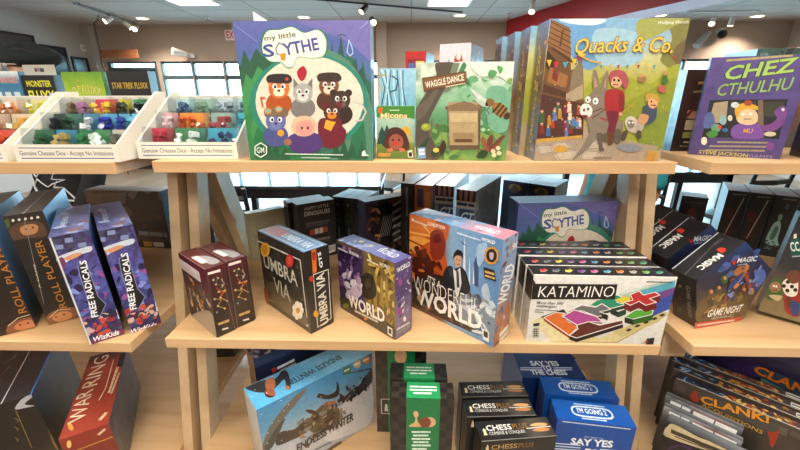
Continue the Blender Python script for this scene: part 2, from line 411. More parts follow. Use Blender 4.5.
# ------------------------------------------------------------------ things on ceiling and walls
WARM = mat('warm_lamp', '#ffffff', emit='#ffe3b0', es=9); COOL = mat('fluorescent_panel', '#ffffff', emit='#fff4d2', es=4)
def light(name, typ, loc, energy, color, size=.1, rot=(0, 0, 0), sy=None, spot=None):
    l = bpy.data.lights.new(name, typ); l.energy = energy; l.color = color
    if typ == 'AREA':
        l.size = size
        if sy: l.shape = 'RECTANGLE'; l.size_y = sy
    else: l.shadow_soft_size = size
    if spot: l.spot_size = R(spot); l.spot_blend = .6
    o = bpy.data.objects.new(name, l); COL.objects.link(o); o.location = loc; o.rotation_euler = rot
    return o
def downlight(x, y, label):
    o = empty('recessed_downlight', (x, y, CEIL), label=label, cat='ceiling light', group='recessed ceiling lights')
    ring = MB(); n = 20
    for k in range(n):
        a, b = 2*math.pi*k/n, 2*math.pi*(k+1)/n
        ring.add([(math.cos(t)*r, math.sin(t)*r, z) for t in (a, b) for r, z in ((.09, -.012), (.12, -.001))], [(0, 1, 3, 2)])
    ring.build('trim_ring', WHITE, o)
    MB().prism([(math.cos(2*math.pi*k/n)*.09, math.sin(2*math.pi*k/n)*.09) for k in range(n)], 'z', -.008, -.002).build('lamp', WARM, o)
    light('downlight_lamp', 'SPOT', (x, y, CEIL-.03), 110, (1, .84, .68), .08, spot=130)
for x, y, l in [(-4.7, 7.3, 'round recessed ceiling light nearest the left wall'), (-1.86, 7.32, 'round recessed ceiling light above the purple-green animal game'), (.82, 7.26, 'round recessed ceiling light beside the yellow fluorescent panel'),
                (4.25, 7.4, 'round recessed ceiling light just right of the red soffit'), (6.0, 7.55, 'round recessed ceiling light nearest the right wall'), (-4.6, 5.0, 'round recessed ceiling light at the upper left corner')]: downlight(x, y, l)
def troffer(x, y, sx, sy, label, energy):
    o = empty('fluorescent_panel', (x, y, CEIL), label=label, cat='ceiling light', group='fluorescent ceiling panels')
    MB().box(-sx/2-.03, -sy/2-.03, -.012, sx/2+.03, -sy/2, -.0005).box(-sx/2-.03, sy/2, -.012, sx/2+.03, sy/2+.03, -.0005).box(-sx/2-.03, -sy/2, -.012, -sx/2, sy/2, -.0005).box(sx/2, -sy/2, -.012, sx/2+.03, sy/2, -.0005).build('frame', WHITE, o)
    MB().box(-sx/2, -sy/2, -.008, sx/2, sy/2, -.002).build('diffuser', COOL, o)
    light('panel_lamp', 'AREA', (x, y, CEIL-.02), energy, (1, .95, .88), sx, (0, 0, 0), sy)
troffer(.55, 5.95, .58, 1.15, 'yellowish fluorescent ceiling panel above the beehive game', 40)
troffer(-3.15, 5.75, .58, 1.15, 'white fluorescent ceiling panel above the dice trays', 40)
for x in (-2.6, 0, 2.6):
    for y in (-1.5, .4): troffer(x, y, .6, 1.2, 'fluorescent ceiling panel over the aisle before the shelves', 26 if y > 0 else 30)
def spot_head(parent, p, d, m, name='spot_head', r=.045):
    p = Vector(p); d = Vector(d).normalized()
    h = MB().tube([p, p+Vector((0, 0, -.05))], .008).tube([p+Vector((0, 0, -.05))-d*.05, p+Vector((0, 0, -.05))+d*.08], [r*.75, r], 14).build(name, m, parent)
    e = p+Vector((0, 0, -.05))+d*.081
    MB().tube([e, e+d*.004], r*.85, 14).build('lamp', WARM, h)
tr = empty('track_light', (-5.0, 6.9, CEIL), label='white track light with three spot heads over the left aisle', cat='track light')
a, b = Vector((.15, -.85, -.03)), Vector((-.08, .8, -.03))
MB().tube([a, b], .016, 6).tube([a+Vector((0, .1, 0)), a+Vector((0, .1, .03))], .01).tube([b-Vector((0, .1, 0)), b-Vector((0, .1, -.03))], .01).build('rail', mat('grey_track', '#6f6d72', .5), tr)
for t, d in ((.48, (-.5, -.6, -.5)), (.78, (.4, .3, -.5)), (.97, (.1, -.8, -.5))): spot_head(tr, a+(b-a)*t+Vector((0, 0, -.01)), d, WHITE)
t2 = empty('track_light', (-.68, 6.35, CEIL), label='black track light with one lit spot head by the beige column', cat='track light')
MB().tube([(-1.3, -.7, -.025), (1.5, .55, -.025)], .014, 6).tube([(0, -.1, -.02), (0, -.1, 0)], .01).build('rail', mat('dark_track', '#3b3a42', .5), t2)
spot_head(t2, (0, -.12, -.03), (-.6, -.4, -.7), BLACK); spot_head(t2, (.1, -.05, -.18), (.2, -.7, -.45), BLACK, r=.05)
t3 = empty('track_light', (4.98, 6.9, CEIL), label='white track light with two spot heads at right', cat='track light')
MB().tube([(-.5, .15, -.02), (.6, .1, -.02)], .012, 6).tube([(0, .12, -.02), (0, .12, 0)], .01).build('rail', WHITE, t3)
spot_head(t3, (-.1, .1, -.1), (-.4, -.4, -.6), WHITE); spot_head(t3, (.2, .1, -.1), (.05, .2, -.9), WHITE)
t4 = empty('spot_light', (1.76, 6.3, CEIL), label='single lit spot light on the ceiling above the donkey game', cat='spot light')
MB().tube([(0, 0, 0), (0, 0, -.03)], .04, 12).build('canopy', WHITE, t4); spot_head(t4, (0, 0, -.03), (-.15, -.5, -.7), WHITE)
for x, y, l in [(-5.3, 7.27, 'small ceiling sprinkler between two track spots at left'), (-3.5, 7.2, 'small ceiling sprinkler left of the exit sign'), (1.64, 7.2, 'small ceiling sprinkler beside the red soffit')]:
    s = empty('ceiling_sprinkler', (x, y, CEIL), label=l, cat='sprinkler', group='ceiling sprinklers')
    MB().tube([(0, 0, 0), (0, 0, -.012)], .05, 14).build('escutcheon', WHITE, s)
    MB().tube([(0, 0, -.012), (0, 0, -.06)], .014).tube([(0, 0, -.06), (0, 0, -.066)], .035, 12).build('head', CHROME, s)
# exit sign
class Panel(Carton): pass
ex = Carton(-3.42, BACKY-.06, .995, .3, .05, .19)
f = ex.face('F').fill('#f3d7d6'); f.rect(.04, .06, .96, .94, '#ffeef0'); f.T('EXIT', (.12, .2), (.9, .2), .4, '#e01c34', .03, f=True)
r = ex.build('exit_sign', 'red lettered exit sign partly behind the animal game box', 'exit sign', lid=False, base='#e9e6e2')
MB().box(-.01, .02, .19, .01, .05, .31).build('bracket', WHITE, r)
# emergency light on the back wall, security camera
s = empty('emergency_wall_lamp', (-4.34, BACKY, .74), label='grey emergency lamp mounted above the left windows', cat='emergency light')
MB().box(-.05, -.08, -.04, .12, -.001, .03).build('housing', mat('light_grey', '#b9b8ba', .5), s)
MB().tube([(.0, -.1, .02), (-.18, -.28, .06)], [.03, .07], 12).build('lamp_head', WHITE, s)
s = empty('security_camera', (5.72, BACKY, 1.1), label='small dome security camera on the pale right wall', cat='camera')
MB().box(-.05, -.1, -.03, .05, -.001, .05).build('mount', WHITE, s); MB().ball((0, -.12, -.06), .075).build('dome', BLACK, s)
s = empty('wall_speaker', (5.38, BACKY, 1.0), label='grey angled fixture beside the security camera', cat='fixture')
MB().tube([(.08, -.02, .1), (.08, -.1, .06)], .015).tube([(.1, -.1, .08), (-.1, -.14, -.16)], [.05, .07], 10).build('body', mat('light_grey'), s)
s = empty('wooden_sign', (-5.5, BACKY-.35, .745), label='blank orange-brown wooden board hanging near the ceiling at left', cat='sign')
MB().box(-.36, -.01, -.075, .36, .01, .075).build('board', mat('orange_wood', rough=.5, build=wood_nodes('#8d5a37', '#a5694a', '#b97c56', 2, 20)), s)
for sx in (-.3, .3): MB().tube([(sx, 0, .07), (sx, 0, CEIL-.746)], .004).build('wire', CHROME, s)
s = empty('ceiling_cable', (-5.3, 7.0, CEIL), label='thin black cable hanging from the ceiling by the wooden sign', cat='cable')
MB().tube([(.06, 0, 0), (.02, 0, -.08), (-.05, 0, -.12), (-.06, 0, -.5), (-.07, 0, -1.0), (-.08, 0, -2.7)], .008).build('cord', BLACK, s)
s = empty('alarm_box', (LEFTX, 7.82, .87), label='small white alarm box on the grey left wall', cat='alarm')
MB().box(.0005, -.06, -.06, .03, .06, .06).build('housing', WHITE, s, bevel=.01); MB().box(.03, -.03, -.02, .036, .03, .02).build('grille', mat('light_grey'), s)
def poster(y0, y1, z0, z1, label, pal, seed):
    o = empty('framed_poster', (LEFTX+.002, (y0+y1)/2, z0), label=label, cat='poster', group='framed posters on the left wall')
    w, h = y1-y0, z1-z0; t = .04
    MB().box(0, -w/2, 0, .03, w/2, t).box(0, -w/2, h-t, .03, w/2, h).box(0, -w/2, t, .03, -w/2+t, h-t).box(0, w/2-t, t, .03, w/2, h-t).build('frame', BLACK, o)
    c = Carton(0, 0, 0, w-2*t, .01, h-2*t); c.face('F').mix(pal, noise=.5, seed=seed).blobs(seed, [p for _, p in pal], 18)
    p = link('print', c.print_mesh('print', '#222222'), o, PRINT); p.matrix_local = Matrix.Translation((.016, 0, t))@Matrix.Rotation(R(90), 4, 'Z')
poster(6.0, 6.82, .2, .95, 'large dark framed poster on the left wall above the hat', [(0, '#1d1616'), (.6, '#2d2422'), (1, '#3a2f2d')], 3)
poster(6.9, 7.4, .1, .83, 'dark framed poster between two others on the left wall', [(0, '#352a2a'), (.4, '#1e2733'), (1, '#121114')], 5)
poster(7.48, 7.84, .1, .69, 'pale blue framed poster nearest the corner of the left wall', [(0, '#4d6a7d'), (.5, '#8aa6b8'), (1, '#55707f')], 8)

# ------------------------------------------------------------------ tables and chairs across the shop
def table(x, y, w, d, z, label, m):
    o = empty('game_table', (x, y, FLOOR), label=label, cat='table'); h = z-FLOOR
    MB().box(-w/2, -d/2, h-.03, w/2, d/2, h).build('tabletop', m, o, bevel=.004)
    MB().box(-w/2+.03, -d/2+.03, h-.12, w/2-.03, -d/2+.05, h-.031).box(-w/2+.03, d/2-.05, h-.12, w/2-.03, d/2-.03, h-.031).build('apron', BLACK, o)
    for sx in (-1, 1):
        for sy in (-1, 1): MB().cbox((sx*(w/2-.06), sy*(d/2-.06), (h-.031)/2+.0002), (.06, .06, h-.032)).build('leg', BLACK, o)
TABTOP = mat('dark_gloss_top', '#2d3438', .12, coat=.8)
table(-1.0, 3.6, 1.5, .8, -.75, 'long dark glossy table reflecting the windows behind the shelf', TABTOP)
table(2.6, 4.3, 1.5, .8, -.75, 'dark table seen under the right-hand shelf', TABTOP)
BLUESEAT = mat('dark_blue_vinyl', '#20303c', .35, coat=.4)
def chair(x, y, rz, label, seat=BLUESEAT):
    o = empty('ladder_back_chair', (x, y, FLOOR), rz, label=label, cat='chair', group='dark cafe chairs')
    MB().box(-.2, -.2, .43, .2, .2, .47).build('seat', seat, o, bevel=.015)
    for sx in (-1, 1):
        MB().tube([(sx*.18, -.18, .0), (sx*.175, -.175, .43)], .016).build('leg', BLACK, o)
        MB().tube([(sx*.18, .2, .0), (sx*.18, .19, .45), (sx*.18, .25, .9)], .016).build('leg', BLACK, o)
    for z in (.62, .72, .82): MB().tube([(-.18, .19+(z-.45)*.13, z), (0, .22+(z-.45)*.13, z), (.18, .19+(z-.45)*.13, z)], [.02, .022, .02], 8).build('back_slat', BLACK, o)
    MB().tube([(-.18, -.17, .2), (.18, -.17, .2)], .01).tube([(-.18, -.17, .15), (-.18, .19, .15)], .01).tube([(.18, -.17, .15), (.18, .19, .15)], .01).build('stretcher', BLACK, o)
chair(-1.25, 2.78, R(165), 'dark blue-seated chair at the left end of the long table')
chair(-.32, 4.55, R(-20), 'dark chair behind the right end of the long table')
chair(2.0, 3.3, R(150), 'dark slatted chair seen just right of the middle shelf legs')
chair(2.9, 3.35, R(190), 'dark slatted chair farther right under the right-hand shelf')
chair(.55, 5.6, R(30), 'dark chair farthest back beyond the black boxes')

# ------------------------------------------------------------------ shelving
def shelf_unit(cx, dy, label):
    o = empty('display_shelf', (cx, dy, FLOOR), label=label, cat='shelf', group='birch ladder display shelves'); W = .5347; zz = FLOOR
    for z, y0, y1 in ((ZT, .769, 1.22), (ZM, .689, 1.36), (ZL, .61, 1.45), (-1.254, .53, 1.52)):
        MB().box(-W, y0, z-.024-zz, W, y1, z-zz).build('shelf_board', WOOD, o, bevel=.0012)
    for sx in (-1, 1):
        xa, xb = sorted((sx*(W+.0004), sx*(W+.0264)))
        for poly in ([(.933, -.1526), (.626, FLOOR), (.681, FLOOR), (.988, -.1526)], [(.996, -.1526), (1.535, FLOOR), (1.610, FLOOR), (1.071, -.1526)]):
            MB().prism([(y, z-zz) for y, z in poly], 'x', xa, xb).build('leg', WOODLEG, o, bevel=.0012)
    return o
shelf_unit(-.0016, 0, 'birch ladder shelf standing in the middle of the row')
shelf_unit(-1.1365, -.018, 'birch ladder shelf at the left holding the dice trays')
su = shelf_unit(1.1360, 0, 'birch ladder shelf at the right holding the purple cartoon game')
MB().box(-.53, .78, ZM-.0242-.072-FLOOR, -.47, .98, ZM-.0242-FLOOR).build('support_cleat', WOODLEG, su, bevel=.0012)

# ------------------------------------------------------------------ daylight
w = bpy.data.worlds.new('daylight'); scene.world = w; w.use_nodes = True
w.node_tree.nodes['Background'].inputs['Color'].default_value = (.5, .84, 1.0, 1); w.node_tree.nodes['Background'].inputs['Strength'].default_value = 11
scene.view_settings.view_transform = 'Standard'; scene.view_settings.look = 'None'; scene.view_settings.gamma = 1; scene.view_settings.use_curve_mapping = False
scene.view_settings.exposure = .5
scene.cycles.max_bounces = 8; scene.cycles.transparent_max_bounces = 24; scene.cycles.caustics_reflective = False; scene.cycles.caustics_refractive = False
scene.cycles.sample_clamp_indirect = 6.0
# ================================================================== top shelf, middle unit
def scythe_front(f, dx=0, dy=0, sx=1, sy=1):
    """traced print; (dx,dy,sx,sy) carries the same print onto a second copy"""
    q = lambda x, y: (231+140*((x-231)*sx/140)+dx, 21+((y-21)*sy)+dy)
    Q = lambda pts: [q(*p) for p in pts]
    f.mix([(0, '#2c7a45'), (.3, '#2f8050'), (.5, '#417a72'), (.68, '#5b78a8'), (.85, '#5c6cab'), (1, '#6a74b0')], noise=.12, fr=4, seed=3, n=30, pal='#7d78b8', pm=.35)
    f.P(Q([(295, 20), (330, 20), (372, 21), (372, 60), (345, 40)]), '#7f78b6', sm=True)
    f.P(Q([(232, 74), (236, 60), (240, 66), (244, 50), (250, 62), (256, 48), (262, 56), (268, 44), (276, 66), (262, 92), (246, 112), (240, 112)]), '#35664f')
    f.P(Q([(236, 92), (246, 74), (252, 80), (258, 66), (270, 78), (262, 96), (272, 102), (256, 130), (250, 152), (244, 120)]), '#4d9a5e')
    f.P(Q([(240, 118), (252, 98), (258, 104), (250, 130), (256, 150), (247, 160)]), '#3d8a52')
    f.P(Q([(330, 62), (334, 52), (338, 60), (341, 34), (344, 60), (348, 54), (353, 58), (360, 76), (363, 60), (366, 78), (373, 84), (373, 120), (350, 88)]), '#33715c')
    f.P(Q([(330, 58), (332, 42), (334, 58), (338, 54), (341, 34), (344, 56), (352, 66), (356, 56), (358, 72), (363, 66), (366, 86), (340, 76)]), '#2c5f57')
    f.L(Q([(338, 36), (341, 34), (346, 36)]), 1, '#2c5f57')
    f.P(Q([(318, 50), (350, 62), (373, 108), (373, 160), (330, 160), (356, 128), (352, 90)]), '#5e8f79', sm=True)
    f.P(Q([(334, 66), (352, 80), (362, 110), (366, 160), (350, 160), (352, 110)]), '#2f7a55', sm=True)
    for x, y, h in ((262, 158, 14), (268, 160, 20), (276, 160, 17), (285, 160, 14), (336, 158, 16), (344, 160, 22), (352, 158, 16), (362, 159, 18)):
        f.P(Q([(x-6, y), (x, y-h), (x+6, y)]), '#2a6345')
    ex, ey = 309, 102
    f.E(*q(ex, ey), 59*sx, 49*sy, '#2f8f7c', n=36); f.E(*q(ex+.5, ey-1), 54*sx, 45*sy, '#e9dccb', n=36)
    # cloud-shaped title panel
    cl = [(263, 40), (268, 31), (280, 30), (292, 27), (304, 33), (318, 30), (326, 40), (324, 55), (312, 58), (298, 57), (293, 66), (287, 67), (281, 62), (270, 61), (263, 52)]
    c = np.array(cl).mean(0)
    f.P(Q([tuple(c+(np.array(p)-c)*1.06) for p in cl]), '#2f8d57', sm=True); f.P(Q(cl), '#f1ece0', sm=True)
    f.T('my little', q(265, 41), q(296, 36.5), 5.2*sy, '#2a5733', .03)
    f.T('S', q(265, 57), q(274.5, 56), 12*sy, '#3d5f9a', .05); f.L(Q([(284, 45), (279, 43), (276, 48), (277, 54), (282, 55)]), 1.6, '#9a9aa0'); f.P(Q([(280, 54), (286, 53), (285, 61), (281, 60)]), '#d99a2b')
    f.T('YTHE', q(285, 55.5), q(319, 49.5), 12*sy, '#4a5aa0', .05)
    f.L(Q([(349, 40), (352, 47), (353, 53), (350, 56), (347, 52), (349, 40)]), 1, '#b9d3ee')
    # plain animal heads in a ring
    def head(x, y, r, c1, c2, ears='r', snout=None, hat=None):
        body = q(x, y+r*1.5); f.E(*body, r*1.25*sx, r*1.1*sy, c2)
        if ears == 'r':
            for s in (-1, 1): f.E(*q(x+s*r*.8, y-r*.75), r*.38*sx, r*.38*sy, c2)
        if ears == 'p':
            for s in (-1, 1): f.P(Q([(x+s*r*.95, y-r*1.5), (x+s*r*.3, y-r*.7), (x+s*r*.95, y-r*.2)]), c2)
        f.E(*q(x, y), r*sx, r*sy, c1, n=20); f.E(*q(x, y+r*.4), r*.55*sx, r*.42*sy, snout or '#e8d8c0')
        for s in (-1, 1):
            f.E(*q(x+s*r*.4, y-r*.15), r*.24*sx, r*.28*sy, '#f5f3ee', n=10); f.E(*q(x+s*r*.36, y-r*.12), r*.13*sx, r*.17*sy, '#1a1716', n=8)
        f.E(*q(x, y+r*.25), r*.16*sx, r*.12*sy, '#221a18', n=8)
        if hat: f.P(Q([(x-r*1.0, y-r*.55), (x-r*.95, y-r*1.25), (x+r*.9, y-r*1.3), (x+r*1.1, y-r*.5)]), hat, sm=True)
    head(329, 86, 10, '#8a5534', '#5b3522', hat='#43342b'); head(341, 100, 9.5, '#4b342a', '#382620', snout='#7a6152')
    f.L(Q([(353, 102), (362, 104), (366, 112), (362, 120), (355, 121)]), 1.8, '#cfcac0')
    head(303, 93, 10, '#b4b2ae', '#85817e', 'p', '#dcd9d2'); f.P(Q([(300, 80), (297, 72), (303, 66), (307, 72), (304, 80)]), '#b3263a', sm=True)
    head(279, 88, 10.5, '#df7a2e', '#b85c22', 'r', '#f1e2cc', '#33302f'); f.E(*q(287, 79), 1.6*sx, 1.6*sy, '#c9402e')
    f.L(Q([(263, 107), (261, 98), (265, 98)]), 1.8, '#d7622e'); head(332, 112, 8.5, '#5a2e20', '#7b1f33', 'r', '#e0902e')
    f.P(Q([(318, 124), (326, 118), (346, 130), (340, 146), (322, 146)]), '#7b1f33', sm=True); f.P(Q([(326, 120), (336, 122), (331, 131), (324, 128)]), '#efb23a')
    head(276, 121, 10, '#6f78ad', '#585f94', 'r', '#7f88bb', '#86735c'); f.E(*q(268, 111), 4*sx, 3.4*sy, '#d68a2c'); f.E(*q(268, 111), 2.6*sx, 2.2*sy, '#8fc0b2'); f.E(*q(279, 109), 4*sx, 3.4*sy, '#d68a2c'); f.E(*q(279, 109), 2.6*sx, 2.2*sy, '#8fc0b2')
    f.P(Q([(288, 138), (300, 132), (318, 134), (322, 148), (306, 154), (292, 150)]), '#5c3f80', sm=True)
    f.E(*q(304, 126), 13*sx, 10.5*sy, '#e0c2a2'); f.E(*q(305, 128), 9.5*sx, 8*sy, '#e6a59a'); f.E(*q(302, 128), 1.3*sx, 1.8*sy, '#6a3b34', n=8); f.E(*q(308, 128), 1.3*sx, 1.8*sy, '#6a3b34', n=8)
    f.E(*q(281, 133), 3.4*sx, 3.4*sy, '#e9a93a'); f.E(*q(288, 142), 4*sx, 3.4*sy, '#a9765c')
    hx = [(261-.0+6.6*math.sin(t*math.pi/3), 150+7.2*math.cos(t*math.pi/3)) for t in range(6)]
    f.L(Q(hx), 1.1, '#e6eee6', closed=True); f.T('GM', q(257.2, 152.8), q(264.8, 152.8), 5.6*sy, '#e6eee6', .03)
    f.lines(q(286, 153.8), q(343, 154.8), 1.1, '#d9e8da', 4); f.lines(q(302, 157.4), q(330, 157.8), 1, '#c5d8c8', 5)
    f.P(Q([(362, 152), (365, 150), (366, 154), (370, 155.5), (362, 156)]), '#e8efe8')
    f.L(Q([(360, 29), (368, 22)]), .7, '#aab6da'); f.L(Q([(233, 24), (258, 42)]), .5, '#97a5cf')
def scythe_sides(b):
    b.face('R').mix([(0, '#2c7a45'), (.5, '#4a7a8a'), (1, '#7f88c0')], noise=.1); b.face('L').mix([(0, '#2c6a45'), (.5, '#3a5f7a'), (1, '#4d5b99')], noise=.1)
    b.face('T').mix([(0, '#54609c'), (1, '#7a72ac')], axis='u', noise=.2)
b = Carton(-.2049, .7800, ZT, .2562, .0698, .2588, -.1); scythe_front(b.face('F')); scythe_sides(b)
b.build('board_game', 'square game box of cartoon animal heads facing out at left of the top shelf', 'board game', base='#2c6a45')
# white card behind it
MB().prism([(-.3395, .1695), (-.2885, .139), (-.2885, -.1284), (-.3395, -.1284)], 'y', .905, .9066).build('paper_card', mat('white_card', '#e6e6ea', .7), label='white pointed card sticking up behind the animal game box', cat='card')

# small monkey-nut green card game
b = Carton(-.0319, .8073, ZT, .0798, .03, .1067, -1.6); f = b.face('F')
f.mix([(0, '#5c7e34'), (.28, '#88973f'), (.34, '#b9b884'), (.6, '#a8c6b4'), (.78, '#bcd3c0'), (.8, '#5c9a3c'), (1, '#4d8c36')], noise=.03, n=20)
f.P([(376, 106), (415, 105), (415, 119), (404, 117), (392, 119), (376, 116)], '#4f9437', sm=False)
for x, y, h in ((382, 144, 18), (387, 146, 22)): f.P([(x-5, y), (x-3, y-h*.5), (x-4, y-h*.5), (x, y-h), (x+4, y-h*.5), (x+3, y-h*.5), (x+5, y)], '#20544e')
f.E(406, 131, 4.5, 4.5, '#e3ae34'); f.P([(385, 148), (386, 134), (391, 128), (400, 128), (407, 136), (408, 150)], '#5b2f24', sm=True)
for k in range(9): a = math.pi*(.05+.9*k/8); f.P([(396-12*math.cos(a)*.92, 141-13*math.sin(a)), (396-8*math.cos(a+.2), 141-8*math.sin(a+.2)), (396-8*math.cos(a-.2), 141-8*math.sin(a-.2))], '#4a241d')
f.E(396, 142, 7.5, 8, '#a3604a'); f.E(396, 143.5, 2, 2.4, '#d5352f', n=10); f.E(393, 140, 1, 1.2, '#251512', n=8); f.E(399, 140, 1, 1.2, '#251512', n=8); f.E(390, 150, 3, 2, '#c87c5c'); f.E(402, 150, 3, 2, '#c87c5c')
f.P([(378, 153), (391, 153), (390, 156.5), (378, 156.5)], '#c89a4a'); f.P([(407.5, 151), (412, 150), (413.5, 157.5), (408, 157.5)], '#e9e6df'); f.P([(408.5, 152.5), (411.8, 152), (412.2, 156.5), (409, 156.8)], '#222222')
f.P([(377.5, 107.5), (382.5, 107.2), (382.5, 113), (377.5, 113.2)], '#e07a2c'); f.T('Micons', (381, 118.6), (407, 118.4), 5.2, '#f5e9b8', .05, arc=.12, out='#c5602a', ob=.05)
f.lines((390, 110.3), (399, 110.2), 1, '#dbe9c8', 1)
b.face('L').fill('#37482c'); b.face('R').fill('#4d8c36'); b.face('T').fill('#5c9a3c')
b.build('card_game', 'small green card game with a hedgehog, wedged between two bigger boxes', 'card game', base='#37482c', lid=False)

# bee game
b = Carton(.1022, .7875, ZT, .1851, .045, .1873, -4.7); f = b.face('F')
f.mix([(0, '#86a35a'), (.2, '#6f9c58'), (.45, '#5d9a6c'), (.7, '#9cc4a4'), (.88, '#d4dfd0'), (1, '#e4e8dc')], noise=.35, fr=4, seed=11, n=30, pal='#3f7f52', pm=.7)
f.blobs(5, ['#6fae7f', '#8cc09a', '#4c8a5b', '#a8cfae'], 60, (.3, .3, 1, .95), (.02, .06)); f.blobs(6, ['#4f7f43', '#6f9a4e', '#88a85a'], 40, (.1, .03, .95, .35), (.02, .06))
f.P([(472, 62), (516, 61), (514, 84), (498, 76), (480, 76)], '#dfe6da', sm=True); f.P([(486, 92), (500, 86), (510, 96), (507, 130), (490, 128)], '#7db396', sm=True)
f.P([(436, 63), (455, 63), (452, 74), (443, 92), (430, 118), (430, 134), (440, 158), (418, 158), (417, 112), (424, 96), (436, 78)], '#5d5448', sm=True); f.P([(416, 108), (426, 100), (440, 84), (434, 100), (424, 116), (417, 120)], '#6e6457', sm=True)
f.P([(453, 63), (460, 63), (450, 90), (444, 92)], '#7d8a72'); f.E(431, 128, 1.2, 10, '#756a5c', 8)
f.P([(448, 102), (478, 102), (478, 147), (450, 148)], '#b29d78'); f.P([(478, 102), (481, 100), (480, 142), (478, 147)], '#7e6c50'); f.P([(445, 107), (464, 101), (482, 107), (481, 109), (464, 104), (446, 110)], '#6f5a42')
f.P([(447, 106), (463, 101.5), (481, 106.5), (480, 111), (449, 111)], '#8d7555'); f.P([(450, 113), (477, 113), (477, 122), (450, 122)], '#c9b48c'); f.P([(450, 123.5), (477, 123.5), (477, 132), (450, 132)], '#b9a37c'); f.P([(453, 133), (474, 133), (474, 143), (453, 143)], '#a08862')
f.P([(455, 139), (472, 139), (472, 142), (455, 142)], '#6b4a2c'); f.P([(449, 145), (480, 145), (479, 149), (450, 150)], '#6f5a42'); f.L([(448, 110), (448, 148)], 1, '#6f5a42'); f.L([(479, 109), (479, 147)], 1, '#5a4732')
for (x, y, rx, ry, rot) in ((426, 127, 5, 3.8, 0),): f.E(x, y, rx, ry, '#97a83c', rot); f.E(x-1, y-1, rx*.5, ry*.4, '#b4c254', rot)
f.E(437, 125, 2, 1.2, '#8a5a2e', -30, n=8)
# bee
f.P([(470, 88), (486, 99), (494, 104), (480, 101)], '#cfd8cf', sm=True); f.P([(474, 98), (490, 104), (493, 107), (482, 106)], '#bccabd', sm=True)
f.E(490, 102.5, 4.5, 4.2, '#8f6a34'); f.E(500, 110, 9, 6.5, '#a27a3a', 38); f.E(507, 116, 3, 4, '#4a3418', 38)
for t in (-4, 0, 4): f.L([(500+t*.8-3.4, 110+t*.62+4.4), (500+t*.8+3.4, 110+t*.62-4.4)], 2, '#3d2c18')
f.E(486.6, 104.5, 1.6, 2, '#2b2218', n=8); f.L([(490, 106), (487, 110), (489, 114)], .7, '#2b2218'); f.L([(494, 108), (492, 113)], .7, '#2b2218')
# plants at the foot
for x, y, a in ((484, 142, 100), (478, 148, 150), (490, 140, 70), (496, 145, 40), (492, 150, 10), (482, 152, 170), (500, 138, 30), (486, 150, 60)):
    f.P([(488, 151), (x-3*math.sin(R(a)), y), (x+6*math.cos(R(a)), y-6*math.sin(R(a))), (x+3*math.sin(R(a)), y+2)], '#7a3c34' if a % 20 else '#9b5a40', sm=True)
for p in [[(417, 150), (424, 142), (429, 136), (426, 146), (420, 154)], [(431, 152), (438, 146), (440, 150), (434, 158)], [(476, 157), (482, 150), (488, 152), (484, 158)]]: f.P(p, '#2d4a26', sm=True)
f.P([(440, 146), (444, 140), (446, 148), (441, 156)], '#4a2a26', sm=True); f.E(436, 150, 3, 2.4, '#e6c766')
for x, y in ((493, 151), (498, 148), (499, 153), (494, 155)): f.E(x, y, 2.4, 2.2, '#e9d7b0', n=10)
f.P([(417.5, 147.5), (425.5, 147), (426, 158), (418, 158.5)], '#7fa6cf'); f.P([(418.7, 149), (424.3, 148.6), (424.6, 154.5), (419, 155)], '#eef2f4'); f.lines((420, 152), (424, 151.8), 1.2, '#8aa6c0', 1)
f.P([(490, 70), (497, 72), (493, 78), (488, 76)], '#5ca367', sm=True); f.P([(497, 66), (503, 68), (500, 74)], '#67ad6a', sm=True); f.P([(507, 80), (512, 78), (511, 84)], '#86b04c', sm=True)
f.P([(422, 78), (466, 71), (467, 83), (424, 92)], '#6f4a2c'); f.P([(423, 79.5), (465.5, 72.5), (466, 81.5), (425, 90)], '#86603a')
f.T('WAGGLE DANCE', (426, 88.2), (464, 80.2), 6.2, '#f4ecd8', .03); f.lines((446, 86.8), (465, 83.2), 1, '#e6d8b8', 2)
b.face('L').mix([(0, '#4c5a38'), (1, '#8fa58a')], noise=.2); b.face('R').fill('#5d8c5a'); b.face('T').fill('#c9d3c0')
b.build('board_game', 'square game box with a beehive and big bee, middle of the top shelf', 'board game', base='#7d8a5c')

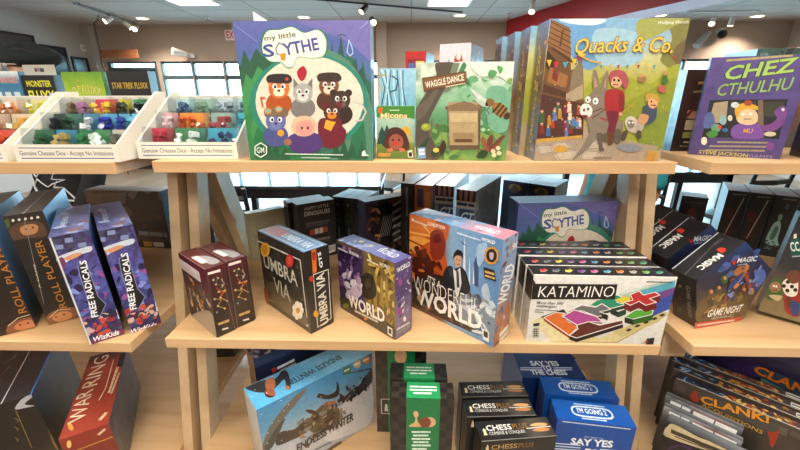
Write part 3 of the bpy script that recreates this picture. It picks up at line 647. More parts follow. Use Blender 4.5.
# donkey game: four copies in a row
def quacks_side(f):
    f.mix([(0, '#5f7f9a'), (.3, '#6d88a2'), (.5, '#7b6a50'), (.75, '#7a5230'), (1, '#5b6fa0')], noise=.25, fr=5, seed=8, n=14)
    f.blobs(3, ['#8a6a3c', '#b5923f', '#6b4526', '#a3b0c4', '#c9a64a'], 50, (.1, .05, .9, .95), (.03, .09)); f.T('Quacks & Co.', (.62, .12), (.62, .8), .28, '#e3bf4e', .02, f=True)
    f.rect(0, 0, .16, 1, '#8d8a3c')
def quacks_front(f):
    f.mix([(0, '#b3a088'), (.2, '#b9a68e'), (.3, '#a9a44a'), (.42, '#a3a83f'), (.6, '#b9b45c'), (.78, '#cfcf9a'), (.9, '#9fc0d0'), (1, '#8db8d6')], noise=.12, fr=4, seed=21, n=30)
    f.P([(556, 19), (600, 19), (610, 50), (590, 70), (575, 60), (560, 40)], '#77a9d2', sm=True); f.P([(560, 19), (605, 19), (596, 25), (572, 24)], '#d9e6ea', sm=True); f.P([(595, 30), (640, 34), (640, 62), (600, 64)], '#a9c9d8', sm=True)
    f.P([(668, 19), (694, 18), (690, 50), (678, 70), (660, 60), (672, 40)], '#8c8a4a', sm=True); f.P([(676, 46), (690, 40), (682, 66), (674, 60)], '#7a6a48', sm=True); f.P([(640, 19), (684, 18), (660, 34), (640, 40)], '#a9ad62', sm=True)
    f.P([(583, 96), (600, 78), (625, 76), (650, 84), (672, 66), (682, 74), (660, 150), (600, 150)], '#a8ab3e', sm=True); f.P([(620, 110), (650, 90), (675, 80), (668, 130), (640, 140)], '#98a03a', sm=True); f.P([(640, 130), (668, 110), (662, 148), (640, 150)], '#8a983a', sm=True)
    # timber house and street
    f.P([(551, 19), (570, 28), (571, 70), (583, 66), (584, 100), (582, 136), (537, 140), (542, 90)], '#7a5736')
    f.P([(552, 20), (570, 29), (571, 58), (546, 44)], '#9a6f45')
    for k in range(5): f.L([(551.5-k*.9, 22+k*5), (571, 32+k*5.5)], 1, '#5d3d22')
    f.L([(552, 48), (576, 64)], 2, '#553620'); f.L([(563, 30), (560, 46)], 1.6, '#553620'); f.P([(547, 50), (556, 60), (551, 72), (545, 66)], '#4a2f1d'); f.P([(550, 67), (568, 76), (566, 88), (547, 82)], '#a27242'); f.P([(553, 69), (559, 72), (557, 82), (552, 79)], '#8c3024')
    f.P([(572, 72), (582, 58), (584, 100), (568, 100)], '#8d7f66'); f.P([(544, 84), (566, 92), (566, 98), (543, 92)], '#5a3a22'); f.P([(566, 94), (583, 84), (583, 98), (566, 104)], '#b3a184')
    f.P([(541, 94), (584, 104), (583, 138), (536, 140)], '#5a3527')
    rs = random.Random(5)
    for i in range(26):
        x = rs.uniform(541, 580); y = rs.uniform(104, 134); hh = rs.uniform(9, 13)
        f.figure(x, y+6, hh, rs.choice(['#8c2f2c', '#3f6fa0', '#b58a3a', '#6a2f52', '#4d6a38', '#b9482f', '#d9cdb8', '#5d86b8']), rs.choice(['#d9a880', '#c99370']), rs.choice(['#e2ddd0', '#4a2f20', '#a03048', '#3d6aa3', '#b58a3a']))
    f.P([(536, 139), (582, 135), (582, 138), (536, 143)], '#c9a04a'); f.P([(533, 161), (535, 143), (584, 138), (610, 138), (657, 146), (657, 161)], '#ab9a86')
    for p in [[(537, 146), (550, 145), (552, 152), (540, 154)], [(554, 143), (566, 142), (570, 148), (556, 150)], [(555, 153), (575, 150), (580, 158), (560, 160)], [(585, 142), (600, 141), (604, 148), (588, 149)], [(580, 150), (598, 152), (596, 160), (582, 159)]]: f.P(p, '#c0b3a2', sm=True); f.L(p, .5, '#80705f', closed=True)
    f.E(560, 149, 7, 3.6, '#cfa248'); f.E(602, 158, 10, 1.6, '#8c7c6c')
    # bunting and confetti
    pts = [(546, 58), (556, 62), (566, 62), (574, 58), (583, 54)]; f.L(pts, .5, '#6a4a2a')
    for (x, y), c in zip([(549, 61), (556, 63), (565, 63), (574, 60), (579, 57)], ['#e6c33f', '#c9354a', '#4aa6b8', '#e6c33f', '#b8383c']): f.P([(x-2.6, y-1), (x+2.6, y-1), (x, y+6)], c)
    for (x, y), c in zip([(601, 66), (610, 65), (618, 66), (627, 66), (638, 66), (646, 64), (654, 66), (674, 57)], ['#4aa6b8', '#e6c33f', '#b8383c', '#4aa6b8', '#b8383c', '#e6c33f', '#4aa6b8', '#c9354a']): f.P([(x-1.4, y-1), (x+1.4, y-1), (x, y+3)], c)
    for i in range(60): x = rs.uniform(550, 670); y = rs.uniform(60, 158); f.E(x, y, .6, .5, rs.choice(['#e6c33f', '#c9354a', '#4aa6b8', '#e9e2c8']), n=5)
    # donkey
    G, D = '#8f8172', '#6a5d50'
    f.P([(594, 93), (592, 80), (593, 70), (596, 72), (599, 84), (600, 92)], G, sm=True); f.P([(601, 92), (602, 80), (606, 71), (608, 74), (607, 86), (604, 94)], G, sm=True); f.P([(594, 88), (594, 76), (597, 86)], '#c49a80'); f.P([(603, 88), (605.5, 77), (605.5, 87)], '#c49a80')
    f.P([(588, 122), (598, 116), (612, 116), (622, 122), (620, 134), (608, 134), (598, 138), (590, 134)], G, sm=True)
    f.P([(590, 132), (596, 136), (588, 148), (576, 158), (572, 159), (582, 146)], G, sm=True); f.P([(596, 134), (602, 134), (602, 146), (604, 150), (599, 151), (598, 144)], D, sm=True); f.P([(614, 130), (620, 130), (620, 140), (618, 144), (614, 142)], D, sm=True); f.P([(602, 134), (608, 134), (606, 142), (602, 140)], D, sm=True)
    f.P([(586, 98), (594, 91), (602, 92), (606, 100), (605, 114), (600, 124), (590, 124), (584, 116), (580, 112)], G, sm=True)
    f.E(585.5, 110.5, 6.4, 7, '#e8e2da', -15); f.E(583.5, 110, 1.2, 1.6, '#4b3c34', n=8); f.E(587.5, 109, 1.2, 1.6, '#4b3c34', n=8); f.P([(581, 115), (588, 115.5), (584, 118.5)], '#8c2f2c', sm=True)
    f.E(587.5, 99.5, 2.6, 3.2, '#f7f5f0'); f.E(595, 101, 2.8, 3.4, '#f7f5f0'); f.E(587, 100, 1, 1.4, '#1a1613', n=8); f.E(594.5, 101.5, 1, 1.4, '#1a1613', n=8)
    f.L([(592, 112), (602, 108)], 1, '#5a3422'); f.L([(592, 118), (606, 108)], 1, '#5a3422'); f.L([(600, 118), (606, 120)], 1.6, '#a03a28')
    # rider
    f.P([(605, 92), (612, 89), (622, 91), (624, 100), (620, 112), (608, 114), (604, 106)], '#ab2c34', sm=True); f.P([(606, 112), (618, 112), (616, 124), (612, 136), (606, 134), (608, 124)], '#7a2338', sm=True); f.P([(608, 132), (613, 134), (612, 144), (607, 144)], '#6a4428', sm=True)
    f.P([(619, 94), (624, 100), (622, 112), (618, 110)], '#8e2630', sm=True); f.E(620, 114, 2, 2, '#d9a880', n=8); f.L([(622, 112), (632, 104)], 1, '#c9a04a'); f.P([(628, 106), (634, 102), (632, 108)], '#b8a23c')
    f.E(615.5, 81, 6, 7, '#e0b08c'); f.P([(610, 84), (609, 74), (615, 70), (624, 72), (628, 82), (624, 90), (621, 82), (617, 77), (612, 78)], '#b05a60', sm=True); f.E(613.5, 80, 1.2, 1.5, '#2a1c18', n=8); f.E(618, 80.5, 1.2, 1.5, '#2a1c18', n=8); f.L([(612.5, 84.5), (618, 85)], .9, '#7a2a22')
    # sheep and second rider
    f.E(634, 126, 9, 7, '#b7ada0'); f.E(630, 122, 6, 6, '#cfc6ba'); f.E(630, 124, 4, 4.4, '#8c8074'); f.E(628.5, 122.5, 1, 1.2, '#f4f0ea', n=8); f.E(632, 122.5, 1, 1.2, '#f4f0ea', n=8); f.P([(622, 132), (627, 131), (624, 140), (620, 140)], '#5a4c40', sm=True); f.P([(636, 131), (640, 131), (640, 138), (636, 138)], '#5a4c40', sm=True); f.P([(616, 146), (630, 144), (642, 148), (628, 152)], '#8e8f98', sm=True)
    f.P([(642, 108), (650, 104), (656, 108), (654, 120), (644, 124)], '#4a5568', sm=True); f.E(652, 102.5, 5, 6, '#e3b189'); f.P([(645, 102), (646, 94), (654, 94), (659, 98), (658, 102), (650, 98)], '#c9a24a', sm=True); f.L([(650, 105), (655, 105.5)], 1.2, '#7a2a22'); f.E(650.5, 101.5, .9, 1.1, '#2a1c18', n=8); f.P([(640, 114), (648, 116), (644, 124), (637, 122)], '#c89a70', sm=True)
    f.P([(661, 78), (665, 74), (667, 82), (662, 84)], '#4d7a34', sm=True); f.E(664, 73, 2, 2.2, '#c99370'); f.E(661, 89, 4.4, 3.6, '#b9665a'); f.E(641, 79, 4.4, 3.2, '#a27a52'); f.E(640, 75.5, 1.8, 2, '#c99a70')
    for k in range(7): f.L([(645+k*1.6, 160), (648+k*1.4, 151)], 1.1, '#d2a040')
    f.T('Quacks & Co.', (573, 54), (671, 53), 15, '#ecc85a', .025, shear=.15, arc=.12, out='#6a3a1c', ob=.045)
    f.L([(578, 55), (590, 61), (600, 63)], 1.6, '#d9ae48'); f.T('Wolfgang Warsch', (656, 24.5), (687, 23.5), 3, '#f2f0e6', .01, shear=.2)
for i in range(4):
    b = Carton(.379-.012*i, .7826+.0735*i, ZT, .2531, .066, .2586, .4)
    if i < 2: quacks_front(b.face('F'))
    else: b.face('F').mix([(0, '#b3a088'), (.4, '#7a5230'), (1, '#8db8d6')], noise=.3)
    quacks_side(b.face('L')); b.face('R').fill('#8d8a4a'); b.face('T').mix([(0, '#7a94b0'), (1, '#b9c8d4')], noise=.3)
    b.build('board_game', ['wide game box with a donkey rider, frontmost of the row at right', 'donkey rider game box directly behind the frontmost copy', 'third donkey rider game box in the row, only its spine showing', 'rearmost donkey rider game box with a bluish spine'][i], 'board game', 'donkey rider games on the top shelf', base='#6f7f8c')

# boxes on the far side of the top shelf
b = Carton(-.03, .99, ZT, .094, .07, .189, 0); f = b.face('F'); f.mix([(0, '#4c93b8'), (.6, '#8cc3dc'), (1, '#a7cfe4')], noise=.4, fr=6, seed=4)
for k in range(10): f.L([(376+k*3, 70), (380+k*2.4+3*math.sin(k), 88), (378+k*3.1, 108)], 1, '#25507a' if k % 2 else '#d7edf6')
f.L([(386, 74), (379, 76), (377, 84), (381, 90)], 1.6, '#c9b26a'); f.L([(392, 76), (398, 80), (396, 90), (390, 92)], 1.4, '#20456a')
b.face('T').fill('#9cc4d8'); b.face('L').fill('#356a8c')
b.build('board_game', 'pale blue film-wrapped box standing between the animal game and the bee game', 'board game', base='#4c86a6')
b = Carton(.012, 1.075, ZT, .055, .13, .235, -12); f = b.face('F'); f.mix([(0, '#8f2a24'), (1, '#b5302c')], noise=.2); f.rect(.12, .66, .88, .92, '#8c2030'); f.rect(.5, .62, .9, .9, '#d9b84a'); f.rect(.15, .68, .45, .88, '#5b6a9c')
f.blobs(2, ['#d98a3a', '#c95a34', '#e3b24a', '#8c2a2a'], 20, (0, 0, 1, .5), (.05, .16)); b.face('R').mix([(0, '#2f3a2c'), (1, '#38523f')], noise=.4).blobs(4, ['#4f7a5a', '#8a8f5a', '#2a3b4c', '#a89a70'], 26, (.1, .6, .9, .9), (.03, .1)); b.face('T').fill('#7f4a44')
b.build('board_game', 'red-fronted box standing behind the bee game', 'board game', base='#5a2a28')
b = Carton(.112, 1.06, ZT, .082, .15, .251, -22); f = b.face('F'); f.mix([(0, '#c5bcc4'), (1, '#d8d0d6')], noise=.2)
for (x, y, c) in ((.4, .8, '#3f6fb0'), (.62, .84, '#b5482f'), (.5, .72, '#2f4f8c'), (.68, .76, '#d0763a')): f.E(x, y, .13, .07, c, f=True); f.E(x, y+.04, .07, .035, '#e9e2d8', f=True)
b.face('R').mix([(0, '#4c4650'), (1, '#77707c')], noise=.3).blobs(9, ['#4f6a8c', '#9a94a6', '#2f2c38', '#b8a58c'], 24, (.05, .55, .95, .95), (.03, .09)); b.face('T').fill('#cfc8cf')
b.build('board_game', 'tall whitish box with blue and orange figures behind the bee game', 'board game', base='#7a7482')

# ================================================================== top shelf, right unit
b = Carton(.6961, .842, ZT, .155, .024, .2003, -27); f = b.face('F')
f.mix([(0, '#54457c'), (.5, '#5a4a86'), (1, '#665693')], noise=.6, fr=6, seed=5, n=26, pal='#473a6c', pm=.6)
f.lines((727, 60.5), (792, 55.5), 2.2, '#b9aa6a', 7)
f.T('CHEZ', (724, 80), (793, 71.5), 13, '#a6c46a', .05, out='#22301c', ob=.05, shear=.2); f.T('CTHULHU', (716, 96), (790, 89.5), 11.5, '#93b074', .03, out='#20281e', ob=.05, shear=.15)
f.P([(710, 100), (788, 99), (779, 139), (702, 137)], '#23262b'); f.P([(714, 103), (728, 101), (726, 122), (708, 124)], '#a89a80'); f.P([(730, 102), (756, 101), (756, 112), (729, 114)], '#39414a'); f.P([(764, 102), (784, 102), (782, 118), (764, 116)], '#3f4436'); f.P([(758, 100), (763, 100), (764, 138), (757, 138)], '#7c6a58')
f.P([(734, 138), (732, 128), (742, 123), (758, 124), (762, 138)], '#7d55a0', sm=True); f.P([(736, 112), (740, 107), (750, 107), (757, 113), (757, 122), (748, 125), (738, 122)], '#d9c09c', sm=True); f.P([(735, 114), (736, 106), (746, 103), (757, 106), (757, 110), (746, 109), (740, 112), (738, 118)], '#d6a93a', sm=True); f.E(743, 114, 1.6, 1.2, '#f4efe2', n=8); f.E(751, 114, 1.6, 1.2, '#f4efe2', n=8); f.L([(744, 119), (751, 119)], .8, '#5a3a2a'); f.T('MU', (743, 133), (752, 133), 4.4, '#d6a93a', .02)
f.P([(774, 112), (782, 106), (787, 110), (784, 122), (776, 130), (764, 131), (760, 126), (770, 124), (777, 118)], '#7c4a8e', sm=True); f.E(783, 109.5, 1.6, 1.6, '#efe6da', n=8)
f.P([(704, 118), (709, 112), (714, 116), (714, 126), (704, 128)], '#5c6a9c', sm=True); f.E(716, 128, 5, 4, '#6a9a7c'); f.P([(706, 134), (714, 130), (718, 134), (712, 138)], '#4c8a3c', sm=True); f.E(723, 120, 3.6, 5, '#8cb0b8'); f.E(730, 118, 2.4, 3, '#d8ceb8'); f.E(735, 105, 4, 3, '#c7d0d0'); f.E(748, 103, 4, 3, '#a8503a'); f.E(770, 134, 6, 2.4, '#c4bba6'); f.E(725, 130, 3, 2, '#3f6fa8'); f.E(720, 127, 2, 2, '#c9402e', n=8)
for y, a, c in ((142, 718, 770), (146, 710, 768), (150, 706, 765)): f.lines((a, y), (c, y+.8), 2, '#9a9078', y)
f.E(704, 141, 3, 4, '#e0d4bc'); f.E(770, 146, 4, 4.4, '#7c4a8e')
f.T('STEVE JACKSON', (698.5, 153.2), (747, 157.2), 3.4, '#c6b95a', .04); f.T('GAMES', (748, 157.2), (772, 159), 3.2, '#9b8fb0', .0)
b.face('L').mix([(0, '#4a5f8c'), (1, '#5a7ab0')], noise=.3); b.face('R').fill('#3a2f58'); b.face('T').fill('#7a6aa0')
b.build('board_game', 'purple cartoon game box with green title lettering on the right shelf', 'board game', base='#3a2f58')
b = Carton(.716, .925, ZT, .2, .052, .1802, 0); f = b.face('F'); f.mix([(0, '#2e1d1a'), (1, '#40261f')], noise=.4, seed=6)
f.P([(686, 120), (712, 120), (710, 130), (684, 130)], '#b3a184'); f.P([(688, 110), (700, 112), (700, 120), (686, 118)], '#a87a6a'); f.P([(683, 132), (706, 132), (706, 138), (682, 138)], '#8c8c4a'); f.L([(687, 116), (706, 94), (716, 88)], 3, '#5a2c20'); f.L([(690, 96), (712, 108)], 3, '#3d2018')
f.lines((694, 92), (710, 90), 2, '#8c7a4c', 3); f.lines((684, 142), (700, 143), 1.6, '#a89a7c', 2); f.lines((680, 146), (698, 147), 1.2, '#8c8070', 8); f.lines((699, 83), (711, 82), 2.4, '#9a7f4a', 9)
f = b.face('L'); f.mix([(0, '#5a8fb4'), (.5, '#9cc6e2'), (1, '#c8e0f0')], noise=.5, fr=6, seed=12, n=14)  # blue reflection painted as this side's colour
b.face('T').fill('#a9c4d4'); b.face('R').fill('#2e1d1a')
b.build('board_game', 'dark brown box with a blue reflection painted on its side between the donkey and purple games', 'board game', base='#30211c')
b = Carton(.905, .80, ZT, .16, .05, .215, -16); f = b.face('F'); f.mix([(0, '#1d1826'), (.5, '#2b2438'), (1, '#3a3050')], noise=.3)
f.P([(790, 118), (800, 114), (800, 121), (789, 124)], '#a3262e'); f.T('AR', (791, 121), (800, 119), 4, '#e6d8d8', .03); f.T('IO', (785, 135), (799, 131), 10, '#d0702c', .06); f.T('NOT', (783, 145), (800, 141), 6, '#c9862e', .04); f.lines((782, 155), (800, 157), 2, '#d8d2dc', 3)
b.face('L').mix([(0, '#2a2038'), (1, '#5a4f7c')], noise=.3); b.face('T').fill('#6a6080')
b.build('board_game', 'dark box with orange lettering at the far right of the right shelf', 'board game', base='#1d1826')
for i, (x, y, w, h, c1, c2, l) in enumerate([(.835, .965, .085, .226, '#3d5a50', '#6f8f86', 'grey-green box top rising behind the purple cartoon game'), (.935, 1.0, .08, .232, '#b5653a', '#4a5560', 'orange-topped box rising behind the right end of the purple game')]):
    b = Carton(x, y, ZT, w, .12, h, -8); b.face('F').mix([(0, c2), (1, c1)], noise=.5, seed=i).blobs(i, [c1, c2, '#2c2f33', '#c9cfd2'], 14, (.1, .8, .9, 1), (.03, .1)); b.face('L').fill('#a8c6d8'); b.face('T').fill(c1)
    b.build('board_game', l, 'board game', base='#2c3b38' if i == 0 else '#4a3f3a')

# ================================================================== dice trays
TRAYM = mat('white_corrugated_card', '#ddd8cc', .7)
def dice_tray(x, y, label, rows, text=True, W=.2155):
    o = empty('dice_tray', (x, y, ZT+.0004), label=label, cat='dice tray', group='dice display trays'); D = .19
    c = Carton(0, 0, 0, W, .003, .035); f = c.face('F').fill('#e9e4d8'); f.rect(.05, .18, .95, .24, '#5a6a9c'); f.rect(.05, .78, .95, .83, '#5a6a9c')
    f.T('Genuine Chessex Dice - Accept No Imitations', (.05, .38), (.95, .38), .042, '#33383f', .012, f=True)
    lp = link('front_lip', c.print_mesh('front_lip', '#ddd8cc'), o, MATTE); lp.matrix_local = Matrix.Identity(4)
    for s in (-1, 1):
        x0, x1 = sorted((s*W/2, s*(W/2-.004)))
        MB().prism([(.0032, 0), (D, 0), (D, .137), (D-.03, .137), (.0032, .035)], 'x', x0, x1).build('side_panel', TRAYM, o)
    MB().box(-W/2+.0042, D-.004, .0, W/2-.0042, D, .128).build('back_panel', TRAYM, o)
    for i in range(3): MB().box(-W/2+.0042, .0033+i*.055, .0, W/2-.0042, .0033+i*.055+.0545, .004+i*.030).build('tier', TRAYM, o)
    return o
def dice_case(tx, ty, i, row, cx, w, ins, die, label, hgt=.056):
    """clear case holding dice before a coloured card, standing on a tier of the tray"""
    o = empty('dice_case', (tx+cx, ty+.011+row*.055, ZT+.0108+row*.030), label=label, cat='dice set', group='clear cases of dice in the trays'); t = .0012; d = .034
    o.rotation_euler = (R(-9), 0, 0)
    m = MB().box(-w/2, 0, 0, w/2, t, hgt).box(-w/2, t, 0, -w/2+t, d, hgt).box(w/2-t, t, 0, w/2, d, hgt).box(-w/2+t, t, 0, w/2-t, d, t)
    m.build('clear_shell', CLEAR, o)
    MB().box(-w/2+.0015, d-.003, .0015, w/2-.0015, d-.0015, hgt-.001).build('card_insert', mat('card_'+ins, ins, .6), o)
    rs = random.Random(i*7+row); m = MB()
    for k in range(11):
        p = (rs.uniform(-w/2+.0105, w/2-.0105), rs.uniform(.0115, .021), .0105+.0135*(k//4)+rs.uniform(0, .003)); r = .0092
        M = Euler((rs.uniform(0, 3), rs.uniform(0, 3), rs.uniform(0, 3))).to_matrix()
        v = [M@Vector(q)*r+Vector(p) for q in ((1, 0, 0), (-1, 0, 0), (0, 1, 0), (0, -1, 0), (0, 0, 1), (0, 0, -1))] if k % 2 else [M@(Vector(q)*.62)*r+Vector(p) for q in [(a, b_, c_) for a in (-1, 1) for b_ in (-1, 1) for c_ in (-1, 1)]]
        m.add(v, [(0, 2, 4), (2, 1, 4), (1, 3, 4), (3, 0, 4), (2, 0, 5), (1, 2, 5), (3, 1, 5), (0, 3, 5)] if k % 2 else [(0, 1, 3, 2), (4, 6, 7, 5), (0, 4, 5, 1), (2, 3, 7, 6), (0, 2, 6, 4), (1, 5, 7, 3)])
    m.build('dice', mat('die_'+die, die, .2, coat=.6), o, kind='stuff')
def tray_rows(tx, ty, rows, side):
    for r, row in enumerate(rows):
        tot = sum(c[0] for c in row); x = -.1025
        for i, (wf, ins, die, l) in enumerate(row):
            w = .205*wf/tot; dice_case(tx, ty, i, r, x+w/2, w-.0012, ins, die, l+side); x += w
BX, BYT = -.6985, .755
dice_tray(BX, BYT, 'white dice tray fully in view on the left shelf', 3)
tray_rows(BX, BYT, [[(2, '#2f6a3c', '#1f5a34', 'green dice case at the left front'), (2.2, '#3f8aa8', '#b59a5c', 'blue-backed case of gold dice'), (1.5, '#2c7a48', '#2f7f4c', 'green dice case beside the gold dice'), (1.6, '#3a8a4e', '#dfe8dc', 'green-backed case of white-flecked dice'), (1.6, '#b9b4a2', '#5c564a', 'grey-backed case of dark gold dice')],
    [(1.2, '#3b4043', '#26292c', 'case of black dice'), (1.6, '#4f7a5c', '#2d4c38', 'case of dark green dice'), (1.6, '#4a86a0', '#e0e2e4', 'blue-backed case of black and white dice'), (1.7, '#5aa6c8', '#2534a0', 'case of deep blue dice'), (1.2, '#6ab4d0', '#2a3a98', 'second case of deep blue dice'), (1.1, '#58b4cc', '#58a4bc', 'turquoise labelled dice case')],
    [(1.1, '#c8c0b0', '#8a6f50', 'case of brown dice'), (1.2, '#b9b08c', '#b06f9c', 'case of pink dice'), (2.3, '#c2384a', '#e6b93e', 'red-backed case of yellow dice'), (1.3, '#d8bc2e', '#3a3f28', 'yellow-backed case of dark dice'), (1.4, '#3f8a52', '#262f2a', 'green-backed case of black dice'), (.8, '#35553f', '#33453a', 'narrow dark green dice case')]], ' in the fully visible tray')
AX = BX-.2345
dice_tray(AX, BYT, 'white dice tray cut off by the left edge of the photo', 3)
tray_rows(AX, BYT, [[(1, '#cf4a2a', '#d9562c', 'orange-red dice case'), (1, '#d8552c', '#e06a34', 'orange dice case nearest the next tray'), (1, '#c9402c', '#d8502e', 'red dice case nearest the next tray')], [(1, '#d8b49a', '#d98a5a', 'peach dice case'), (1, '#e0b49c', '#dd8a56', 'pale orange dice case in the middle tier'), (1, '#d9c0a0', '#d9a24a', 'pale gold dice case at the tier end')],
    [(1, '#a9b88c', '#7a9a5c', 'green dice case at the back'), (1, '#d9c0a8', '#e08a50', 'orange dice case at the back'), (1, '#d8cf8a', '#d8c83a', 'yellow dice case at the back')]], ' in the cut-off left tray')
CX, CYT = -.474, .798
dice_tray(CX, CYT, 'white dice tray overhanging beside the animal game box', 3)
tray_rows(CX, CYT, [[(1, '#c23a4a', '#a8203a', 'red dice case'), (1.4, '#3f7a4c', '#e2e6e2', 'green-backed dice case with a white sticker'), (1.5, '#3a9ab0', '#2a3866', 'teal-backed case of navy dice')], [(.7, '#e2a3a8', '#e8c8cc', 'pink dice case'), (1.4, '#d98a2e', '#c95a28', 'orange dice case with a white sticker'), (1.2, '#8fa69c', '#a34a50', 'grey-green dice case with red dice'), (.6, '#4fb0b8', '#3aa0ac', 'turquoise dice case')],
    [(1, '#a9c4c8', '#4a6a88', 'pale case of blue-grey dice'), (1, '#8fae9c', '#7c9a86', 'pale case of sage dice'), (1, '#b4c4c8', '#8f9aa0', 'pale case of grey dice'), (.9, '#9cc0c8', '#6f8f98', 'pale blue dice case')]], ' in the tray beside the animal game')
MB().box(-1.06, .958, ZT+.0005, -.585, 1.03, -.062).build('card_riser', TRAYM, label='long white card riser behind the dice trays holding four card decks', cat='riser')
def deck(x, w, h, label, art, base, tab=False):
    b = Carton(x, .962, -.062, w, .03, h); f = b.face('F'); art(f); b.face('T').fill('#b9c8cc'); b.face('R').fill(base); b.face('L').fill(base)
    o = b.build('card_deck', label, 'card deck', base=base, lid=False)
    if tab:
        m = MB(); y = .012
        m.box(-w/2, y, h+.0004, w/2, y+.001, h+.008).box(-w/2, y, h+.016, w/2, y+.001, h+.024).box(-w/2, y, h+.008, -.012, y+.001, h+.016).box(.012, y, h+.008, w/2, y+.001, h+.016); m.build('hang_tab', mat('grey_tab', '#a9a59c', .3, coat=.5), o)
def d1(f): f.mix([(0, '#5c8fae'), (.8, '#3f7a9c'), (1, '#dfe6e4')], n=8); f.T('REMARKABLE', (.1, .78), (.92, .78), .16, '#c9503c', .02, f=True, out='#e6e0d4'); [f.rect(.15+k*.28, .1, .33+k*.28, .6, '#c9d8dc') for k in range(3)]
def d2(f): f.fill('#1c1a22'); f.T('MONSTER', (.12, .76), (.88, .76), .17, '#d6d23a', .05, f=True); f.T('FLUXX', (.1, .45), (.9, .45), .3, '#e3df4a', .05, f=True); f.rect(.74, .35, .95, .62, '#cfcfd6')
def d3(f): f.mix([(0, '#7aa63c'), (.6, '#a3b93c'), (1, '#6f9c38')], noise=.2); f.T('OZ FLUXX', (.15, .52), (.88, .52), .2, '#d9cf7a', .01, shear=.1, arc=.3, f=True, out='#4f7030'); f.rect(0, .0, 1, .12, '#3f7a3a')
def d4(f): f.fill('#23221f'); f.T('STAR TREK FLUXX', (.08, .66), (.94, .66), .13, '#c9a83a', .03, f=True); [f.rect(.1+k*.2, .2, .24+k*.2, .45, '#b9bcbf') for k in range(4)]
deck(-.995, .082, .118, 'pale blue card deck farthest left behind the dice trays', d1, '#4a7a94'); deck(-.909, .08, .109, 'black card deck with yellow lettering and a clear hang tab', d2, '#1c1a22', True)
deck(-.797, .1, .116, 'lime green card deck behind the fully visible dice tray', d3, '#5a8a34'); deck(-.684, .102, .118, 'black card deck with small gold lettering behind the dice trays', d4, '#23221f')
def crop(x0, y0, s): return lambda *p: (x0+p[0]/s, y0+p[1]/s)
# ================================================================== middle shelf, left unit
def spine_dark(f, c, seed):
    f.mix([(0, c), (.5, '#17120f'), (1, '#2a1d14')], noise=.25, seed=seed, n=14)
RPG = 'dark fantasy games with gold spine lettering'
b = Carton(-.8099, .7512, ZM, .0643, .255, .2663, 33.7, 0, -2.7); f = b.face('F'); spine_dark(f, '#2a1f18', 2)
f.P([(6, 234), (16, 224), (32, 221), (43, 224), (46, 236), (28, 238), (12, 240)], '#5a3f2c', sm=True); f.P([(20, 228), (30, 224), (38, 226), (36, 233), (24, 235)], '#b08058', sm=True); f.E(26, 229, 1.4, 1, '#2a1a10', n=8); f.E(33, 227.5, 1.4, 1, '#2a1a10', n=8); f.P([(3, 222), (8, 219), (10, 226), (5, 230)], '#4f5f2c', sm=True)
for i in range(5): f.E(13+i*6.2, 220.5-i*.8, 1.5, 1.4, '#d9d4c8', n=8)
f.P([(46, 318), (52, 312), (64, 308), (76, 308), (77, 318), (56, 325), (49, 325)], '#8a5a3c', sm=True); f.P([(52, 318), (60, 312), (70, 312), (72, 317), (60, 322)], '#c48a5c', sm=True); f.L([(49, 318), (58, 310), (70, 309)], .7, '#d8c8a8'); f.E(56, 317, 1.2, .8, '#3a2214', n=8); f.E(64, 314.5, 1.2, .8, '#3a2214', n=8)
f.L([(24, 219), (34, 262), (44, 304)], .5, '#8a8a88'); f.T('ROLL PLAYER', (67, 307), (41.5, 240), 7.5, '#b9802f', .0); f.T('A GAME', (41, 288), (35, 264), 1.8, '#cfc6b4')
b.face('R').mix([(0, '#1a2230'), (.7, '#2c4a6c'), (1, '#5a9ad0')], noise=.1); b.face('L').fill('#1c1512'); f = b.face('T'); f.mix([(0, '#3a3633'), (1, '#5f5c5c')], axis='u', noise=.3); f.L([(.5, 0), (.5, 1)], .03, '#c9c9c9', f=True)  # right face: blue reflection painted towards its upper edge
b.build('board_game', 'dark game box with gold spine lettering, right-hand one of the pair', 'board game', RPG, base='#17120f')
b = Carton(-.883, .7026, ZM, .0659, .255, .2699, 33.8, 0, -2.7); f = b.face('F'); spine_dark(f, '#3a2418', 4)
f.P([(6, 330), (14, 322), (30, 317), (47, 318), (48, 326), (20, 334), (11, 336)], '#8a5a3c', sm=True); f.P([(14, 328), (22, 321), (34, 320), (40, 325), (26, 331)], '#c0805a', sm=True); f.L([(8, 326), (18, 318), (40, 312)], .8, '#d8c8a8'); f.E(20, 325, 1.3, .9, '#3a2214', n=8); f.E(28, 323, 1.3, .9, '#3a2214', n=8)
f.P([(-6, 300), (10, 236), (0, 225), (-10, 250)], '#3c1c16', sm=True); f.T('ROLL PLAYER', (27, 312), (.5, 244), 8.5, '#b9802f', .0); f.P([(0, 236), (3, 234), (5, 244), (0, 250)], '#a8734a', sm=True)
b.face('R').mix([(0, '#1a2230'), (1, '#4a86bc')], noise=.1); b.face('L').fill('#1c1512'); b.face('T').mix([(0, '#3a3633'), (1, '#5f5c5c')], axis='u', noise=.3)  # same painted blue reflection on this right face
b.build('board_game', 'dark game box with gold spine lettering, left-hand one of the pair', 'board game', RPG, base='#17120f')
